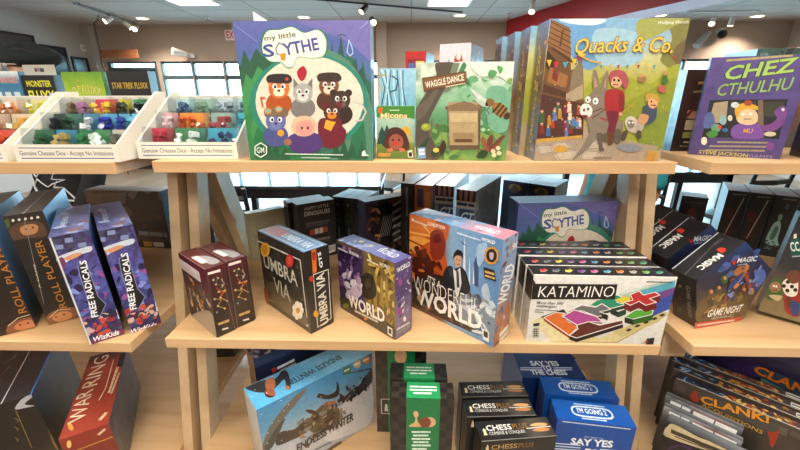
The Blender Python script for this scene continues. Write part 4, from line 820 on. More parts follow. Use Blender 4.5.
def radicals(b, k):
    x0, y0, s = 40, 190, 366/130
    d = (0, 0) if k == 0 else (43, -7.5)
    f = b.face('F'); f.mix([(0, '#3a2c50'), (.3, '#33407a'), (.6, '#5a5aa8'), (.85, '#4a3a70'), (1, '#2c2440')], noise=.5, fr=7, seed=31+k, n=16, pal='#7a8ac8', pm=.6)
    q = lambda x, y: (x+d[0]-(y-232)*(.0 if k == 0 else .055), y+d[1]); Q = lambda pts: [q(*p) for p in pts]
    f.blobs(40+k, ['#6a78c0', '#8a9ad8', '#4a3a80', '#9a5a9a', '#2a2450'], 40, (.05, .2, .95, .7), (.05, .16))
    for c in range(3):
        for r in range(2): f.P(Q([(53+c*11.5-r*-2, 239.5+r*6-c*1.2), (61+c*11.5+r*2, 238.5+r*6-c*1.2), (61.5+c*11.5+r*2, 243+r*6-c*1.2), (53.6+c*11.5+r*2, 244+r*6-c*1.2)]), '#8a94b8' if (r+c) % 2 else '#4a4a66')
    f.P(Q([(57, 258), (70, 252), (90, 246), (91, 251), (76, 256), (60, 266)]), '#c9d0dc', sm=True); f.P(Q([(64, 258), (76, 253), (82, 254), (70, 260)]), '#d09a78', sm=True); f.P(Q([(56, 262), (62, 257), (66, 264), (60, 270)]), '#7a3f6a', sm=True)
    f.blobs(60+k, ['#a83a44', '#c05a50', '#5a2c4a', '#d8b4a0', '#3a3050', '#c8b0b8'], 34, (.05, .07, .95, .24), (.05, .13))
    f.P(Q([(86, 262), (98, 296), (106, 304), (100, 316), (92, 312), (80, 276), (78, 266)]), '#14141c'); f.L(Q([(86, 262), (98, 296), (106, 304), (100, 316), (92, 312), (80, 276), (78, 266)]), .7, '#8c98c0', closed=True)
    f.T('FREE RADICALS', q(98, 316), q(86, 260), 6.6, '#eef0f4', .04)
    f.P(Q([(88.6, 340), (124, 328), (125, 333), (90, 345)]), '#7a2a56'); f.T('WizKids', q(93, 342), q(119, 334), 4.6, '#efeaf0', .05, shear=.2)
    f.lines(q(114, 296), q(119, 318), 1.4, '#d8dcec', 3)
    f.L(Q([(50, 238), (91, 345)]), 1.6, '#d4d8d2')
    f = b.face('L'); f.fill('#d4dad4')
    b.face('R').mix([(0, '#141c38'), (.7, '#1c2c5c'), (1, '#3f6ab0')], noise=.3)
    f = b.face('T'); f.mix([(0, '#4f5a8a'), (.5, '#6c6a96'), (1, '#7a86b4')], axis='u', noise=.7, seed=4).blobs(3, ['#9aa6c8', '#8c6a6a', '#40507c'], 20, r=(.06, .2)); f.T('FREE RADICALS', (.4, .3), (.4, .75), .16, '#c9d4e4', .01, f=True)
    return b.build('board_game', ['blue science-fiction game box, left of the two leaning copies', 'blue science-fiction game box, right of the two leaning copies'][k], 'board game', 'blue science-fiction games on the left shelf', base='#2a2a4a')
radicals(Carton(-.6584, .6829, ZM, .0623, .2465, .2465, 38.9, 0, -2.6), 0); radicals(Carton(-.6004, .7263, ZM, .0590, .2453, .2446, 41.6, 0, -2.1), 1)
b = Carton(-.966, 1.208, ZM, .2755, .07, .203, -3.7); f = b.face('F'); f.mix([(0, '#3c3230'), (.3, '#5f5450'), (1, '#857874')], noise=.25, fr=4, seed=5, n=24)
f.P([(128, 232), (132, 214), (126, 206), (118, 208), (114, 202), (124, 204), (128, 196), (133, 200), (140, 190), (148, 194), (156, 190), (160, 200), (166, 206), (168, 234)], '#2c2120', sm=True); f.L([(132, 204), (126, 198), (128, 192)], 1.4, '#2c2120'); f.L([(134, 216), (122, 220)], 1.6, '#2c2120')
f.blobs(3, ['#3f2a24', '#241a1a', '#6a3f30', '#4a3630'], 22, (.5, .15, .98, .55), (.02, .05)); f.T('AEON\'S END', (92, 194), (127, 192), 4.6, '#5a2a2a', .02); f.rect(.0, 0, 1, .1, '#26201f'); f.rect(.63, .02, .74, .11, '#c98a3a'); f.rect(.76, .02, .9, .1, '#cfc8bc'); f.lines((140, 233), (166, 235), 4, '#8a8f94', 3)
b.face('T').mix([(0, '#8f8f92'), (1, '#b4b9bd')], noise=.4); b.face('R').fill('#4a7a9c'); b.face('L').fill('#2c2625')
b.build('board_game', 'grey-brown game box with a dark monster, at the back of the left shelf', 'board game', base='#2c2625')
for i, (x, z, h, c, l) in enumerate([(-.735, ZM, .23, '#5f9ab8', 'pale blue box standing behind the monster game near the left shelf leg')]):
    b = Carton(x, 1.25, z, .07, .07, h, 0); b.face('F').mix([(0, '#30363a'), (.4, '#48606e'), (1, c)], noise=.3).blobs(2, ['#d9e2e6', '#2c3c48', '#7ab0cc'], 14, r=(.05, .15)); b.face('T').fill('#cfdde2'); b.build('board_game', l, 'board game', base='#3f5a6a')

# ================================================================== middle shelf, middle unit
def red_game(k):
    c = crop(170, 235, 368/90)
    b = Carton(-.4745, .7375, ZM, .1389, .0425, .1649, -39.2) if k == 0 else Carton(-.4448, .7738, ZM, .1340, .0425, .1649, -39.2)
    f = b.face('F')
    f.mix([(0, '#2c1a1a'), (.3, '#4a3a34'), (.6, '#6a4a3c'), (.8, '#5a1c24'), (1, '#6a1c28')], noise=.2, seed=3, n=18)
    if k == 0:
        f.P([c(28, 80), c(130, 130), c(150, 200), c(45, 130)], '#6a1a26'); f.blobs(5, ['#b07a3c', '#8a4a34', '#c9a06a', '#5a6a7a', '#d8c8a8', '#3c2a24', '#7a2c2c'], 60, (.12, .22, .95, .72), (.02, .06))
        f.P([c(90, 330), c(165, 310), c(192, 420), c(130, 370)], '#a89c8c', sm=True); f.L([c(48, 118), c(118, 168)], 5, '#e8dcd8'); f.lines(c(50, 128), c(122, 178), 2.4, '#d8c8c4', 3)
    f = b.face('R'); f.mix([(0, '#241c1c'), (.35, '#3a2a28'), (.8, '#4a2228'), (1, '#5f1c28')], noise=.1, n=12)
    o = c(0, 0) if k == 0 else c(85, -37)
    q = lambda x, y: (o[0]+x*90/368, o[1]+y*90/368)
    for pts, cc in (([(175, 180), (195, 175), (188, 200), (215, 205), (200, 230)], '#3f6a6a'), ([(195, 235), (225, 225), (205, 255), (235, 270)], '#c98a3a'), ([(180, 260), (210, 265), (195, 290), (225, 300)], '#9a8a50'), ([(190, 215), (212, 240), (228, 232)], '#a84a34'), ([(210, 180), (222, 200), (212, 215)], '#b8b0a0')): f.L([q(*p) for p in pts], .9, cc)
    for x, y in ((178, 184), (196, 176), (188, 202), (215, 205), (200, 232), (226, 226), (206, 256), (234, 270), (182, 262), (196, 290), (224, 300), (192, 316)): f.E(*q(x, y), 1.1, 1.1, '#d0b07a' if x % 3 else '#7aa09a', n=8)
    f.L([q(152, 162), q(206, 146), q(268, 395)], .5, '#8a6a5a'); f.L([q(152, 162), q(192, 412)], .5, '#8a6a5a')
    f.L([q(158, 158), q(202, 145)], 2.6, '#efe2de'); f.lines(q(200, 364), q(246, 347), 2.4, '#c9a86a', 4); f.lines(q(216, 386), q(236, 380), 1.6, '#e0dcd8', 2)
    f = b.face('T'); f.mix([(0, '#5a2028'), (.6, '#7a3a3c'), (1, '#6a4a48')], noise=.4, axis='u'); f.rect(0, .0, 1, .04, '#8a7a78'); f.P([(.35, .2), (.6, .35), (.9, .5), (.85, .95), (.5, .8)], '#a9a9ac', sm=True, f=True); f.L([(.42, .32), (.72, .36)], .09, '#f0eae8', f=True)
    b.build('board_game', ['maroon game box nearer the front of a pair beside the shelf leg', 'maroon game box behind its twin beside the shelf leg'][k], 'board game', 'maroon games beside the left leg', base='#3a1c20')
red_game(0); red_game(1)
c = crop(250, 215, 3.6)
b = Carton(-.2924, .778, ZM, .1977, .0598, .1972, -41.6); f = b.face('F'); f.mix([(0, '#4a4538'), (.4, '#2f2e2a'), (1, '#262624')], noise=.3, fr=8, seed=6, n=30, pal='#6a665a', pm=.5)
f.blobs(7, ['#57544a', '#3a3934', '#7a766a', '#4f5a3c'], 80, (.06, .06, .94, .94), (.008, .02)); f.L([c(28, 92), c(182, 162), c(210, 400), c(52, 290)], .8, '#d8d4c8', closed=True)
f.P([c(60, 290), c(200, 395), c(185, 330), c(80, 240)], '#6a624a', sm=True)
f.T('UMBRA', c(54, 186), c(174, 258), 11.5, '#cfcabc', .02, out='#1f1e1c'); f.T('VIA', c(90, 273), c(148, 314), 11.5, '#c4bfb0', .02, out='#1f1e1c'); f.blobs(77, ['#2f2e2a', '#4a4740', '#8a867a'], 120, (.08, .2, .92, .75), (.003, .009), 1.4)
f.E(*c(58, 124), 4.6, 7.2, '#d9a534'); f.E(*c(58, 124), 2.8, 4.8, '#b98424'); f.E(*c(146, 164), 4, 6.6, '#c23a34'); f.E(*c(146, 164), 2.4, 4, '#d85a50')
for t in range(7): f.E(176/3.6+250+3.6*math.cos(t*.9), 342/3.6+215+6.2*math.sin(t*.9), 2.4, 3.4, '#e8e2d4', n=10)
f.E(*c(176, 342), 2, 2.8, '#d0a040'); f.P([c(52, 262), c(66, 270), c(74, 318), c(58, 300)], '#a5532c', sm=True)
f = b.face('R'); f.mix([(0, '#2b2b29'), (1, '#1f1f1f')], noise=.2); f.P([c(221, 128), c(238, 120), c(240, 205), c(226, 212)], '#d9762c'); f.P([c(223, 136), c(236, 130), c(236, 160), c(226, 166)], '#a8321f'); f.L([c(228, 215), c(282, 196), c(292, 372), c(244, 404)], .8, '#d8d4c8', closed=True)
f.T('UMBRA VIA', c(282, 385), c(266, 206), 8, '#dcd8cc', .05); f.E(*c(222, 230), 2.4, 3, '#c23a34'); f.E(*c(238, 356), 2.6, 3.4, '#d9a534'); f.T('GTS', c(262, 186), c(254, 132), 3, '#f0f0f0', .05)
f = b.face('T'); f.mix([(0, '#3a4a5c'), (.6, '#5a7090'), (1, '#6a86a8')], axis='u', noise=.4, n=16); f.P([(.02, .3), (.3, .15), (.42, .5), (.2, .9), (.02, .8)], '#a05a50', sm=True, f=True); f.T('UMBRA VIA', (.38, .3), (.92, .3), .12, '#c4cfda', .03, f=True); f.L([(.03, .12), (.97, .12), (.97, .88), (.03, .88)], .008, '#c4cfda', f=True, closed=True)
b.build('board_game', 'black game box with flowers and rough white lettering on the middle shelf', 'board game', base='#1c1c1b')
c = crop(330, 225, 3.755)
b = Carton(-.1009, .7593, ZM, .1910, .0497, .1826, -42.0); f = b.face('F'); f.mix([(0, '#6f5c34'), (.45, '#5a4452'), (.5, '#7a6638'), (1, '#8a7240')], axis='u', noise=.15, seed=4, n=26)
f.P([c(22, 62), c(125, 118), c(120, 190), c(128, 330), c(40, 300)], '#4f3a66', sm=False); f.blobs(11, ['#7a5a94', '#382a4c', '#96749c', '#2a2238', '#a88ab0'], 50, (.02, .25, .45, .95), (.02, .06)); f.blobs(12, ['#b89a4a', '#8a6f30', '#d0b668', '#5a4a26', '#e0cc88'], 50, (.5, .2, .98, .95), (.015, .06), 2.6)
for x in (150, 172, 196, 214): f.P([c(x-7, 300-(x-150)*.1), c(x-6, 190+(x-150)*.35), c(x, 170+(x-150)*.35), c(x+6, 190+(x-150)*.4), c(x+7, 320)], '#a88c42'); 
f.P([c(118, 200), c(140, 178), c(165, 196), c(176, 260), c(150, 280), c(124, 262)], '#3d3424', sm=True); f.E(*c(143, 218), 5.4, 7.6, '#2a241c'); f.E(*c(143, 218), 3.6, 5.2, '#54462c'); f.P([c(60, 255), c(110, 215), c(120, 260), c(80, 285)], '#d0c0d0', sm=True); f.blobs(14, ['#e0d8e0', '#b8a8c0', '#8a7a9a'], 14, (.1, .4, .45, .6), (.02, .06))
f.P([c(48, 296), c(236, 424), c(236, 380), c(150, 330), c(60, 270)], '#4a4232', sm=True)
f.T('WORLD', c(74, 302), c(207, 366), 10.5, '#f0ece4', .06); f.lines(c(96, 322), c(180, 362), 1.6, '#cfc6b4', 2); f.T('KINGDOMS', c(74, 105), c(110, 122), 2.6, '#e8e4e4', .05); f.lines(c(34, 86), c(68, 102), 1.2, '#d8d0d8', 4); f.T('WORLD', c(188, 150), c(226, 164), 2.8, '#f0ece4', .05); f.lines(c(142, 130), c(184, 150), 1.2, '#e0d8c8', 4); f.E(*c(62, 302), 3, 2.6, '#7a8a3c'); f.E(*c(136, 350), 1.8, 2, '#c98a3a', n=8)
f.P([c(218, 378), c(236, 388), c(236, 420), c(219, 408)], '#ece8e0'); f.P([c(222, 386), c(233, 392), c(233, 410), c(222, 404)], '#33302c')
f = b.face('R'); f.mix([(0, '#7a7488'), (.3, '#8a7a9c'), (.6, '#5a4478'), (1, '#6a5688')], noise=.4, seed=9, n=14); f.blobs(15, ['#b8a8c8', '#3c2c58', '#8a5a9a', '#d8d0dc'], 30, r=(.04, .12)); f.T('WORLD', c(252, 180), c(300, 152), 4, '#f4f0f4', .06); f.E(*c(263, 214), 2, 4, '#a04a94'); f.E(*c(262, 322), 2.4, 4, '#a04a94'); f.E(*c(280, 352), 1.6, 2.6, '#e8e4e0', n=10); f.P([c(250, 400), c(300, 372), c(300, 384), c(250, 414)], '#8a8a90'); f.lines(c(252, 392), c(298, 366), 1.6, '#d8d4dc', 3)
f = b.face('T'); f.mix([(0, '#57588c'), (.4, '#7a84b0'), (1, '#5a5a94')], axis='u', noise=.6, n=16); f.blobs(16, ['#9aa4cc', '#46487a', '#c2bca8'], 20, r=(.02, .06)); f.T('WORLD', (.6, .35), (.9, .35), .1, '#d8dcec', .04, f=True)
b.build('board_game', 'small purple and gold game box with white WORLD lettering', 'board game', base='#33283f')
c = crop(400, 200, 3.0)
b = Carton(.0880, .7576, ZM, .2435, .0590, .2432, -42.9); f = b.face('F'); f.mix([(0, '#5a4438'), (.25, '#7a4a30'), (.42, '#8a6a5a'), (.5, '#8fb0cc'), (.75, '#7fa8cf'), (1, '#6a94c0')], axis='u', noise=.15, seed=4, n=30)
f.P([c(24, 40), c(150, 80), c(132, 150), c(150, 230), c(40, 260)], '#c4602a'); f.P([c(24, 40), c(110, 66), c(80, 110), c(26, 130)], '#d9803a', sm=True); f.P([c(26, 110), c(90, 120), c(60, 140), c(28, 160)], '#e6a24c', sm=True); f.L([c(26, 95), c(90, 108)], 1.4, '#e8b45c'); f.L([c(28, 120), c(70, 140)], 1.4, '#8a3a20'); f.P([c(66, 75), c(98, 110), c(94, 104), c(72, 74)], '#f0c87a')
f.P([c(92, 100), c(110, 88), c(128, 96), c(134, 120), (446, 246), c(126, 176), c(96, 176), c(90, 130)], '#8c3a24', sm=True); f.P([c(100, 108), c(118, 102), c(124, 124), c(106, 128)], '#6a2a1c', sm=True); f.P([c(36, 180), c(60, 150), c(90, 172), c(100, 240), c(40, 250)], '#5f2c1e', sm=True); f.P([c(64, 148), c(76, 144), c(78, 172), c(66, 176)], '#7a3a26'); f.blobs(21, ['#b0522a', '#6a2c1c', '#d98a4a', '#4a241c'], 40, (.02, .22, .4, .7), (.01, .035))
f.P([c(28, 250), c(140, 230), c(270, 400), c(200, 390), c(30, 300)], '#3f302a', sm=True); f.blobs(22, ['#5f4a40', '#2c2220', '#8a5a40', '#70665e'], 30, (.02, .05, .6, .25), (.015, .04))
for x, w, y0 in ((196, 7, 108), (228, 9, 160), (210, 4, 170)): f.P([c(x-w, 250), c(x-w*.6, y0+30), c(x, y0), c(x+w*.7, y0+34), c(x+w, 260)], '#d4dee8'); f.P([c(x, y0), c(x+w*.7, y0+34), c(x+w, 260), c(x+w*.3, 258)], '#8fa8c4')
f.P([c(222, 190), c(230, 160), c(236, 200), c(236, 262), c(224, 256)], '#4f5a86'); f.P([c(245, 270), c(262, 250), c(272, 300), c(262, 330)], '#b9c4d4', sm=True); f.P([c(176, 270), c(300, 330), c(288, 430), c(180, 350)], '#8f98a4', sm=True); f.blobs(23, ['#c9d2da', '#6a7480', '#dfe4e8', '#4c5660'], 40, (.6, .05, .98, .42), (.01, .04), 2.2); f.P([c(180, 120), c(206, 140), c(190, 132)], '#4a6a94'); f.P([c(232, 140), c(262, 128), c(256, 170), c(236, 200)], '#a9c4de', sm=True)
# suited man
f.P([c(138, 205), c(152, 196), c(164, 206), c(182, 200), c(198, 214), c(212, 262), c(204, 280), c(160, 290), c(134, 268), c(130, 230)], '#2c2e33', sm=True); f.P([c(160, 204), c(170, 214), c(182, 202), c(186, 250), c(176, 288), c(168, 286), c(164, 240)], '#dcdcda'); f.P([c(170, 212), c(177, 212), c(180, 262), c(172, 262)], '#4a4f58'); f.P([c(146, 196), c(158, 208), c(160, 236), c(150, 222)], '#46484e'); f.P([c(146, 236), c(166, 256), c(158, 266), c(138, 250)], '#1f2126')
f.P([c(164, 168), c(174, 158), c(186, 166), c(186, 188), c(176, 202), c(166, 194)], '#d0a68c', sm=True); f.P([c(161, 176), c(164, 158), c(176, 148), c(189, 158), c(189, 178), c(184, 168), c(170, 166)], '#2a221f', sm=True); f.E(*c(171, 178), .7, .6, '#2a1c18', n=6); f.E(*c(181, 180), .7, .6, '#2a1c18', n=6); f.L([c(172, 192), c(179, 193)], .6, '#8a4a40')
# award seals
for k in range(12): a = k*math.pi/6; f.P([c(276+24*math.cos(a), 166+30*math.sin(a)), c(276+18*math.cos(a+.35), 166+22*math.sin(a+.35)), c(276+18*math.cos(a-.35), 166+22*math.sin(a-.35))], '#d8962a')
f.E(*c(276, 166), 7, 8.8, '#d8a03a'); f.E(*c(276, 166), 5.4, 6.8, '#2b2430'); f.P([c(270, 158), c(282, 158), c(281, 174), c(276, 178), c(271, 174)], '#c8b0b8', sm=True); f.P([c(252, 200), c(284, 210), c(290, 244), c(254, 232)], '#2f2a22'); f.lines(c(258, 214), c(284, 222), 2.2, '#d0b070', 2); f.lines(c(258, 226), c(284, 234), 2, '#d0b070', 5)
f.T("IT'S A", c(84, 244), c(122, 264), 6, '#f0ece6', .02); f.T('WONDERFUL', c(42, 262), c(238, 340), 13, '#f2eee8', -.03); f.T('WORLD', c(52, 306), c(244, 390), 14.5, '#f6f3ee', .07)
f.T('CORRUPTION', c(84, 74), c(136, 88), 3, '#f0e4d4', .06); f.lines(c(38, 60), c(82, 76), 1.4, '#e8d0b8', 3); f.T('WORLD', c(246, 120), c(286, 132), 3, '#f0f0f2', .06); f.lines(c(174, 98), c(242, 120), 1.4, '#dce6f0', 6); f.E(*c(40, 58), 1.2, 1.4, '#f0e4d4', n=8)
f.P([c(248, 384), c(268, 394), c(268, 426), c(250, 416)], '#efece6'); f.P([c(252, 390), c(265, 396), c(265, 414), c(253, 408)], '#3c3a38'); f.E(*c(60, 292), 2.4, 3, '#b89a7a')
f = b.face('R'); f.mix([(0, '#b06a48'), (.3, '#c08a6c'), (.5, '#8ca0bc'), (1, '#9ab2d0')], noise=.3, seed=5, n=14); f.blobs(24, ['#d0a080', '#7a5a50', '#c2d0e0', '#5f7aa0', '#a85034'], 40, r=(.04, .13)); f.T('WORLD', c(318, 306), c(344, 192), 8, '#f4f2f0', .07); f.T('90', c(336, 150), c(354, 140), 5, '#eef2f8', .05); f.lines(c(300, 404), c(322, 380), 3, '#e8e0d8', 3); f.lines(c(300, 420), c(322, 396), 3, '#dcd4cc', 8)
f = b.face('T'); f.mix([(0, '#5a7aa8'), (.45, '#6f9cc8'), (.7, '#b48a9c'), (1, '#c47a88')], axis='u', noise=.4, n=18); f.blobs(25, ['#88aed4', '#4f6f9c', '#d0a4ac'], 26, r=(.015, .05)); f.T('WORLD', (.66, .3), (.9, .3), .08, '#e4e8f4', .04, f=True)
b.build('board_game', 'large orange and blue game box with a suited man on the middle shelf', 'board game', base='#5a4a48')
# katamino
c = crop(515, 235, 3.912)
def wood_game(k, b):
    f = b.face('F'); f.fill('#e4e2dc')
    if k == 0:
        f.mix([(0, '#d9d7d0'), (.5, '#e6e4de'), (1, '#eceae6')], noise=.05, n=10)
        f.P([c(405, 230), c(520, 196), c(628, 176), c(618, 260), c(560, 330), c(470, 300)], '#b9cfc0', sm=False); f.P([c(470, 224), c(628, 178), c(624, 216), c(500, 250)], '#5fb0c4'); f.P([c(520, 238), c(626, 204), c(622, 236), c(540, 262)], '#7a4f94'); f.P([c(540, 260), c(622, 232), c(614, 290), c(540, 318)], '#3f5aa8'); f.P([c(430, 214), c(545, 196), c(480, 216), c(410, 236)], '#d8e3dc')
        f.P([c(60, 340), c(100, 320), c(330, 405), c(590, 300), c(600, 312), c(400, 420), c(150, 420)], '#d8cd9c'); f.P([c(60, 340), c(110, 318), c(260, 400), c(240, 418), c(150, 418)], '#e2d8ae'); f.L([c(150, 419), c(400, 420), c(600, 312)], 1, '#a89868')
        f.P([c(380, 380), c(560, 310), c(600, 300), c(560, 340), c(420, 400)], '#cdbf88')
        for x, y in ((444, 372), (478, 356), (512, 342), (545, 328), (575, 314)): f.P([c(x-12, y), c(x+4, y-7), c(x+14, y-2), c(x-2, y+6)], '#23221c')
        f.P([c(100, 320), c(190, 290), c(232, 344), c(300, 340), c(335, 354), c(230, 398)], '#24221e')
        WH = '#f2ede6'
        def piece(top, col, dark, drop=16):
            lo = [(x, y+drop) for x, y in top]
            f.P([c(*p) for p in top+lo[::-1]] if False else [c(*p) for p in lo], dark)
            for i in range(len(top)):
                a, d2 = top[i], top[(i+1) % len(top)]; f.P([c(*a), c(*d2), c(d2[0], d2[1]+drop), c(a[0], a[1]+drop)], dark)
            f.P([c(*p) for p in top], col); f.L([c(*p) for p in top], .8, WH, closed=True)
        piece([(292, 274), (318, 256), (400, 234), (432, 250), (396, 262), (434, 272), (372, 288), (340, 268), (316, 280)], '#2f9a78', '#1c4a3c', 14); f.P([c(372, 288), c(404, 300), c(404, 322), c(374, 308)], '#17312a'); f.P([c(404, 300), c(434, 290), c(434, 310), c(404, 322)], '#1f4a3e')
        f.P([c(388, 254), c(432, 238), c(470, 250), c(424, 268)], '#dfd04a')
        piece([(212, 296), (260, 274), (316, 282), (340, 268), (374, 290), (330, 300), (364, 312), (320, 318), (262, 296)], '#77787a', '#4a4b4d', 12); f.P([c(330, 302), c(362, 312), c(362, 334), c(344, 326)], '#201f1e')
        piece([(112, 322), (160, 302), (196, 306), (184, 318), (210, 340), (240, 352), (240, 366), (212, 392)], '#dd7a38', '#a8521f', 12)
        piece([(186, 318), (232, 292), (318, 318), (342, 340), (300, 338), (246, 354)], '#b8559c', '#7a2f66', 6)
        piece([(212, 392), (246, 366), (240, 352), (288, 338), (330, 352), (420, 332), (422, 346), (240, 402)], '#6a3028', '#2a1512', 16)
        piece([(428, 320), (470, 292), (540, 294), (534, 310), (460, 328)], '#5fae44', '#2f6a28', 22); f.P([c(428, 320), c(460, 328), c(462, 352), c(430, 340)], '#1d2c18')
        piece([(426, 262), (460, 254), (450, 232), (484, 218), (502, 234), (546, 222), (566, 234), (524, 248), (552, 262), (510, 274), (484, 258), (450, 274)], '#c23438', '#7a1a1e', 26)
        f.P([c(75, 190), c(400, 192), c(390, 250), c(62, 250)], '#1a1a1a'); f.P([c(52, 172), c(80, 190), c(68, 250), c(48, 238)], '#1a1a1a')
        f.T('KATAMINO', c(88, 242), c(382, 242), 11, '#f0eee8', -.015, shear=.1)
        f.T('More than 500', c(84, 268), c(186, 272), 2.6, '#2c2c2c', .02, shear=.2); f.T('challenges!', c(82, 280), c(160, 284), 2.4, '#2c2c2c', .02, shear=.2); f.lines(c(80, 291), c(166, 295), 1.2, '#9a9a98', 2); f.lines(c(78, 299), c(110, 302), 1.2, '#9a9a98', 5); f.lines(c(516, 182), c(612, 184), 1.2, '#6a6a68', 3)
        f.P([c(72, 345), c(96, 342), c(94, 354), c(70, 356)], '#2a2a2a'); f.P([c(70, 362), c(94, 360), c(92, 400), c(68, 402)], '#b8b4a4'); [f.E(*c(76+8*(i % 2), 368+8*(i//2)), .9, .9, '#55524a', n=6) for i in range(8)]
        f.P([c(514, 404), c(544, 400), c(540, 426), c(510, 426)], '#23221f'); f.P([c(508, 414), c(518, 408), c(518, 420)], '#c23438'); f.L([c(480, 432), c(512, 416)], .6, '#23221f')
    else:
        f.rect(0, .85, 1, 1, '#eceae6')
    f = b.face('L'); f.fill('#dcd9d2'); f.rect(0, .62, 1, .97, '#191919'); f.lines((.5, .1), (.5, .5), .09, '#8a8680', k, f=True)
    f = b.face('T'); f.fill('#24252a'); f.rect(0, 0, 1, .05, '#f2f0ec'); f.lines((.3, .86), (.9, .86), .008, '#8a8c90', 3, f=True)
    cols = ['#c9483c', '#6a7480', '#d8c84a', '#7a5a94', '#c86aa0', '#5f9ab0', '#d9803a', '#a8a49a', '#6fae54', '#2f9a78']
    for i, cc in enumerate(cols):
        x = .09+i*.092; f.P([(x-.03, .35), (x-.005, .3), (x+.03, .5), (x+.022, .66), (x-.005, .52), (x-.02, .6)], cc, f=True); f.L([(x-.03, .35), (x-.005, .3), (x+.03, .5)], .003, '#d8d8d8', f=True)
    b.face('R').fill('#dcd9d2')
    b.build('wooden_puzzle_game', ['white puzzle game box with coloured blocks, frontmost of four', 'second white puzzle game box from the front of four', 'third white puzzle game box from the front of four', 'rearmost white puzzle game box, against the animal game'][k], 'board game', 'white puzzle games standing in a row', base='#dcd9d2')
for k, (x, y, w, h) in enumerate([(.3917, .6949, .2815, .1589), (.3917, .7497, .2809, .1552), (.3915, .801, .2842, .1561), (.3895, .8525, .2785, .1546)]): wood_game(k, Carton(x, y, ZM, w, .046, h, -1.1))
b = Carton(.4000, .9281, ZM, .2606, .0663, .2478, 5.6); scythe_front(b.face('F'), dx=518+.9-231, dy=204-21-1.5, sx=.735, sy=.735); scythe_sides(b)
b.build('board_game', 'second animal game box, standing behind the white puzzle games', 'board game', base='#2c6a45')
# boxes at the back of the middle shelf
def back_box(x, y, w, d, h, yaw, name, label, art, sides=('#2a2a2e', '#2a2a2e', '#a9bccb'), group=None, base='#26262a'):  # last of sides is the top, coloured pale to imitate window glare
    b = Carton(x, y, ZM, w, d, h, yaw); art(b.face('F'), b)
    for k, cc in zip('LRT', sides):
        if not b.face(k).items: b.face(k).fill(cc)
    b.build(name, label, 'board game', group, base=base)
TOPC = '#9aa9b8'
def cream(f, b):
    f.mix([(0, '#a39c80'), (1, '#b7b094')], noise=.2); f.L([(.3, .74), (.22, .7), (.24, .64), (.34, .66), (.42, .72), (.46, .66), (.56, .72), (.62, .68), (.74, .76)], .014, '#8a8468', f=True); f.lines((.15, .5), (.85, .5), .04, '#8f8a70', 3, f=True); f.lines((.2, .35), (.8, .35), .05, '#8f8a70', 6, f=True); f.rect(.8, .42, .98, .56, '#6a5a94')
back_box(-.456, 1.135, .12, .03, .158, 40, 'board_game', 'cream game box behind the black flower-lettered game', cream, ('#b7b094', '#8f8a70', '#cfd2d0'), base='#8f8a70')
def dino(f, b):
    f.fill('#221f20'); cc = crop(270, 165, 4.74)
    f.T('HAPPY LITTLE', cc(165, 216), cc(278, 196), 3, '#dcd8d4', .02); f.T('DINOSAURS', cc(165, 244), cc(284, 224), 4.2, '#d0ccc8', .06); f.lines(cc(172, 280), cc(280, 262), 2, '#6a6466', 3); f.lines(cc(172, 292), cc(280, 274), 2, '#5a5456', 7)
    for i, c2 in enumerate(['#b5453a', '#cfc4b4', '#d8c0b0', '#a8563f']): f.P([cc(190+i*22, 308-i*5), cc(208+i*22, 304-i*5), cc(208+i*22, 330-i*5), cc(190+i*22, 334-i*5)], c2)
    f.P([cc(195, 350), cc(285, 335), cc(285, 356), cc(195, 372)], '#4f4a48'); f.lines(cc(200, 358), cc(280, 343), 2, '#8a8480', 4); f.P([cc(270, 385), cc(310, 374), cc(310, 408), cc(270, 422)], '#e4e2de'); [f.L([cc(275+i*6, 388-i*2), cc(275+i*6, 412-i*2)], .5, '#222222') for i in range(6)]
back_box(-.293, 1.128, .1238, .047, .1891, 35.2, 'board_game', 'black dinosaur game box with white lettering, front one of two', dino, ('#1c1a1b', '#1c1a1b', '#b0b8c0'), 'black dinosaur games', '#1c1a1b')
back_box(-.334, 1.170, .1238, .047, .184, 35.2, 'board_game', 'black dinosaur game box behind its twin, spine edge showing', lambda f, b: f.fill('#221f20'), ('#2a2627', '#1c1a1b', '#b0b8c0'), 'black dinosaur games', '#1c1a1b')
def dgreen(f, b): f.mix([(0, '#1a1f1c'), (.5, '#26302a'), (1, '#1a1d1c')], noise=.3); f.E(.5, .62, .3, .09, '#46524a', f=True); f.E(.5, .62, .2, .06, '#1c221e', f=True); f.lines((.5, .12), (.5, .45), .16, '#6a766c', 4, f=True); f.E(.5, .86, .1, .03, '#7a8a80', f=True)
for i in range(3):
    ax, ay = .0385*math.cos(R(-20)), .0385*math.sin(R(-20))
    back_box(-.242+i*ax, 1.208+i*ay, .037, .12, .185, -20, 'board_game', ['narrow dark green box spine, left of three in a block', 'narrow dark green box spine, middle of three in a block', 'narrow dark green box spine, right of three in a block'][i], dgreen, ('#161a18', '#161a18', '#a3b4c6'), 'narrow dark green games', '#161a18')
def stripes(f, b):
    f.mix([(0, '#2c2826'), (1, '#1f1c1e')], noise=.3); f.rect(0, 0, .12, 1, '#40304f'); f.blobs(3, ['#6a4a3c', '#a35a34', '#4a3a5a', '#c98a5a'], 30, (.0, .05, .3, .95), (.02, .07))
    for i in range(6): f.P([(.62, .88-i*.13), (.98, .98-i*.13), (.98, .93-i*.13), (.62, .83-i*.13)], '#b9b4ac', f=True)
    for i in range(6): f.L([(.3+i*.045, .35), (.42+i*.045, .7)], .014, '#9a948c', f=True)
    f.lines((.55, .93), (.92, .97), .07, '#8a4a34', 3, f=True); f.blobs(5, ['#d0cac0', '#5a504a', '#8a5a40'], 20, (.6, .1, .95, .5), (.02, .05))
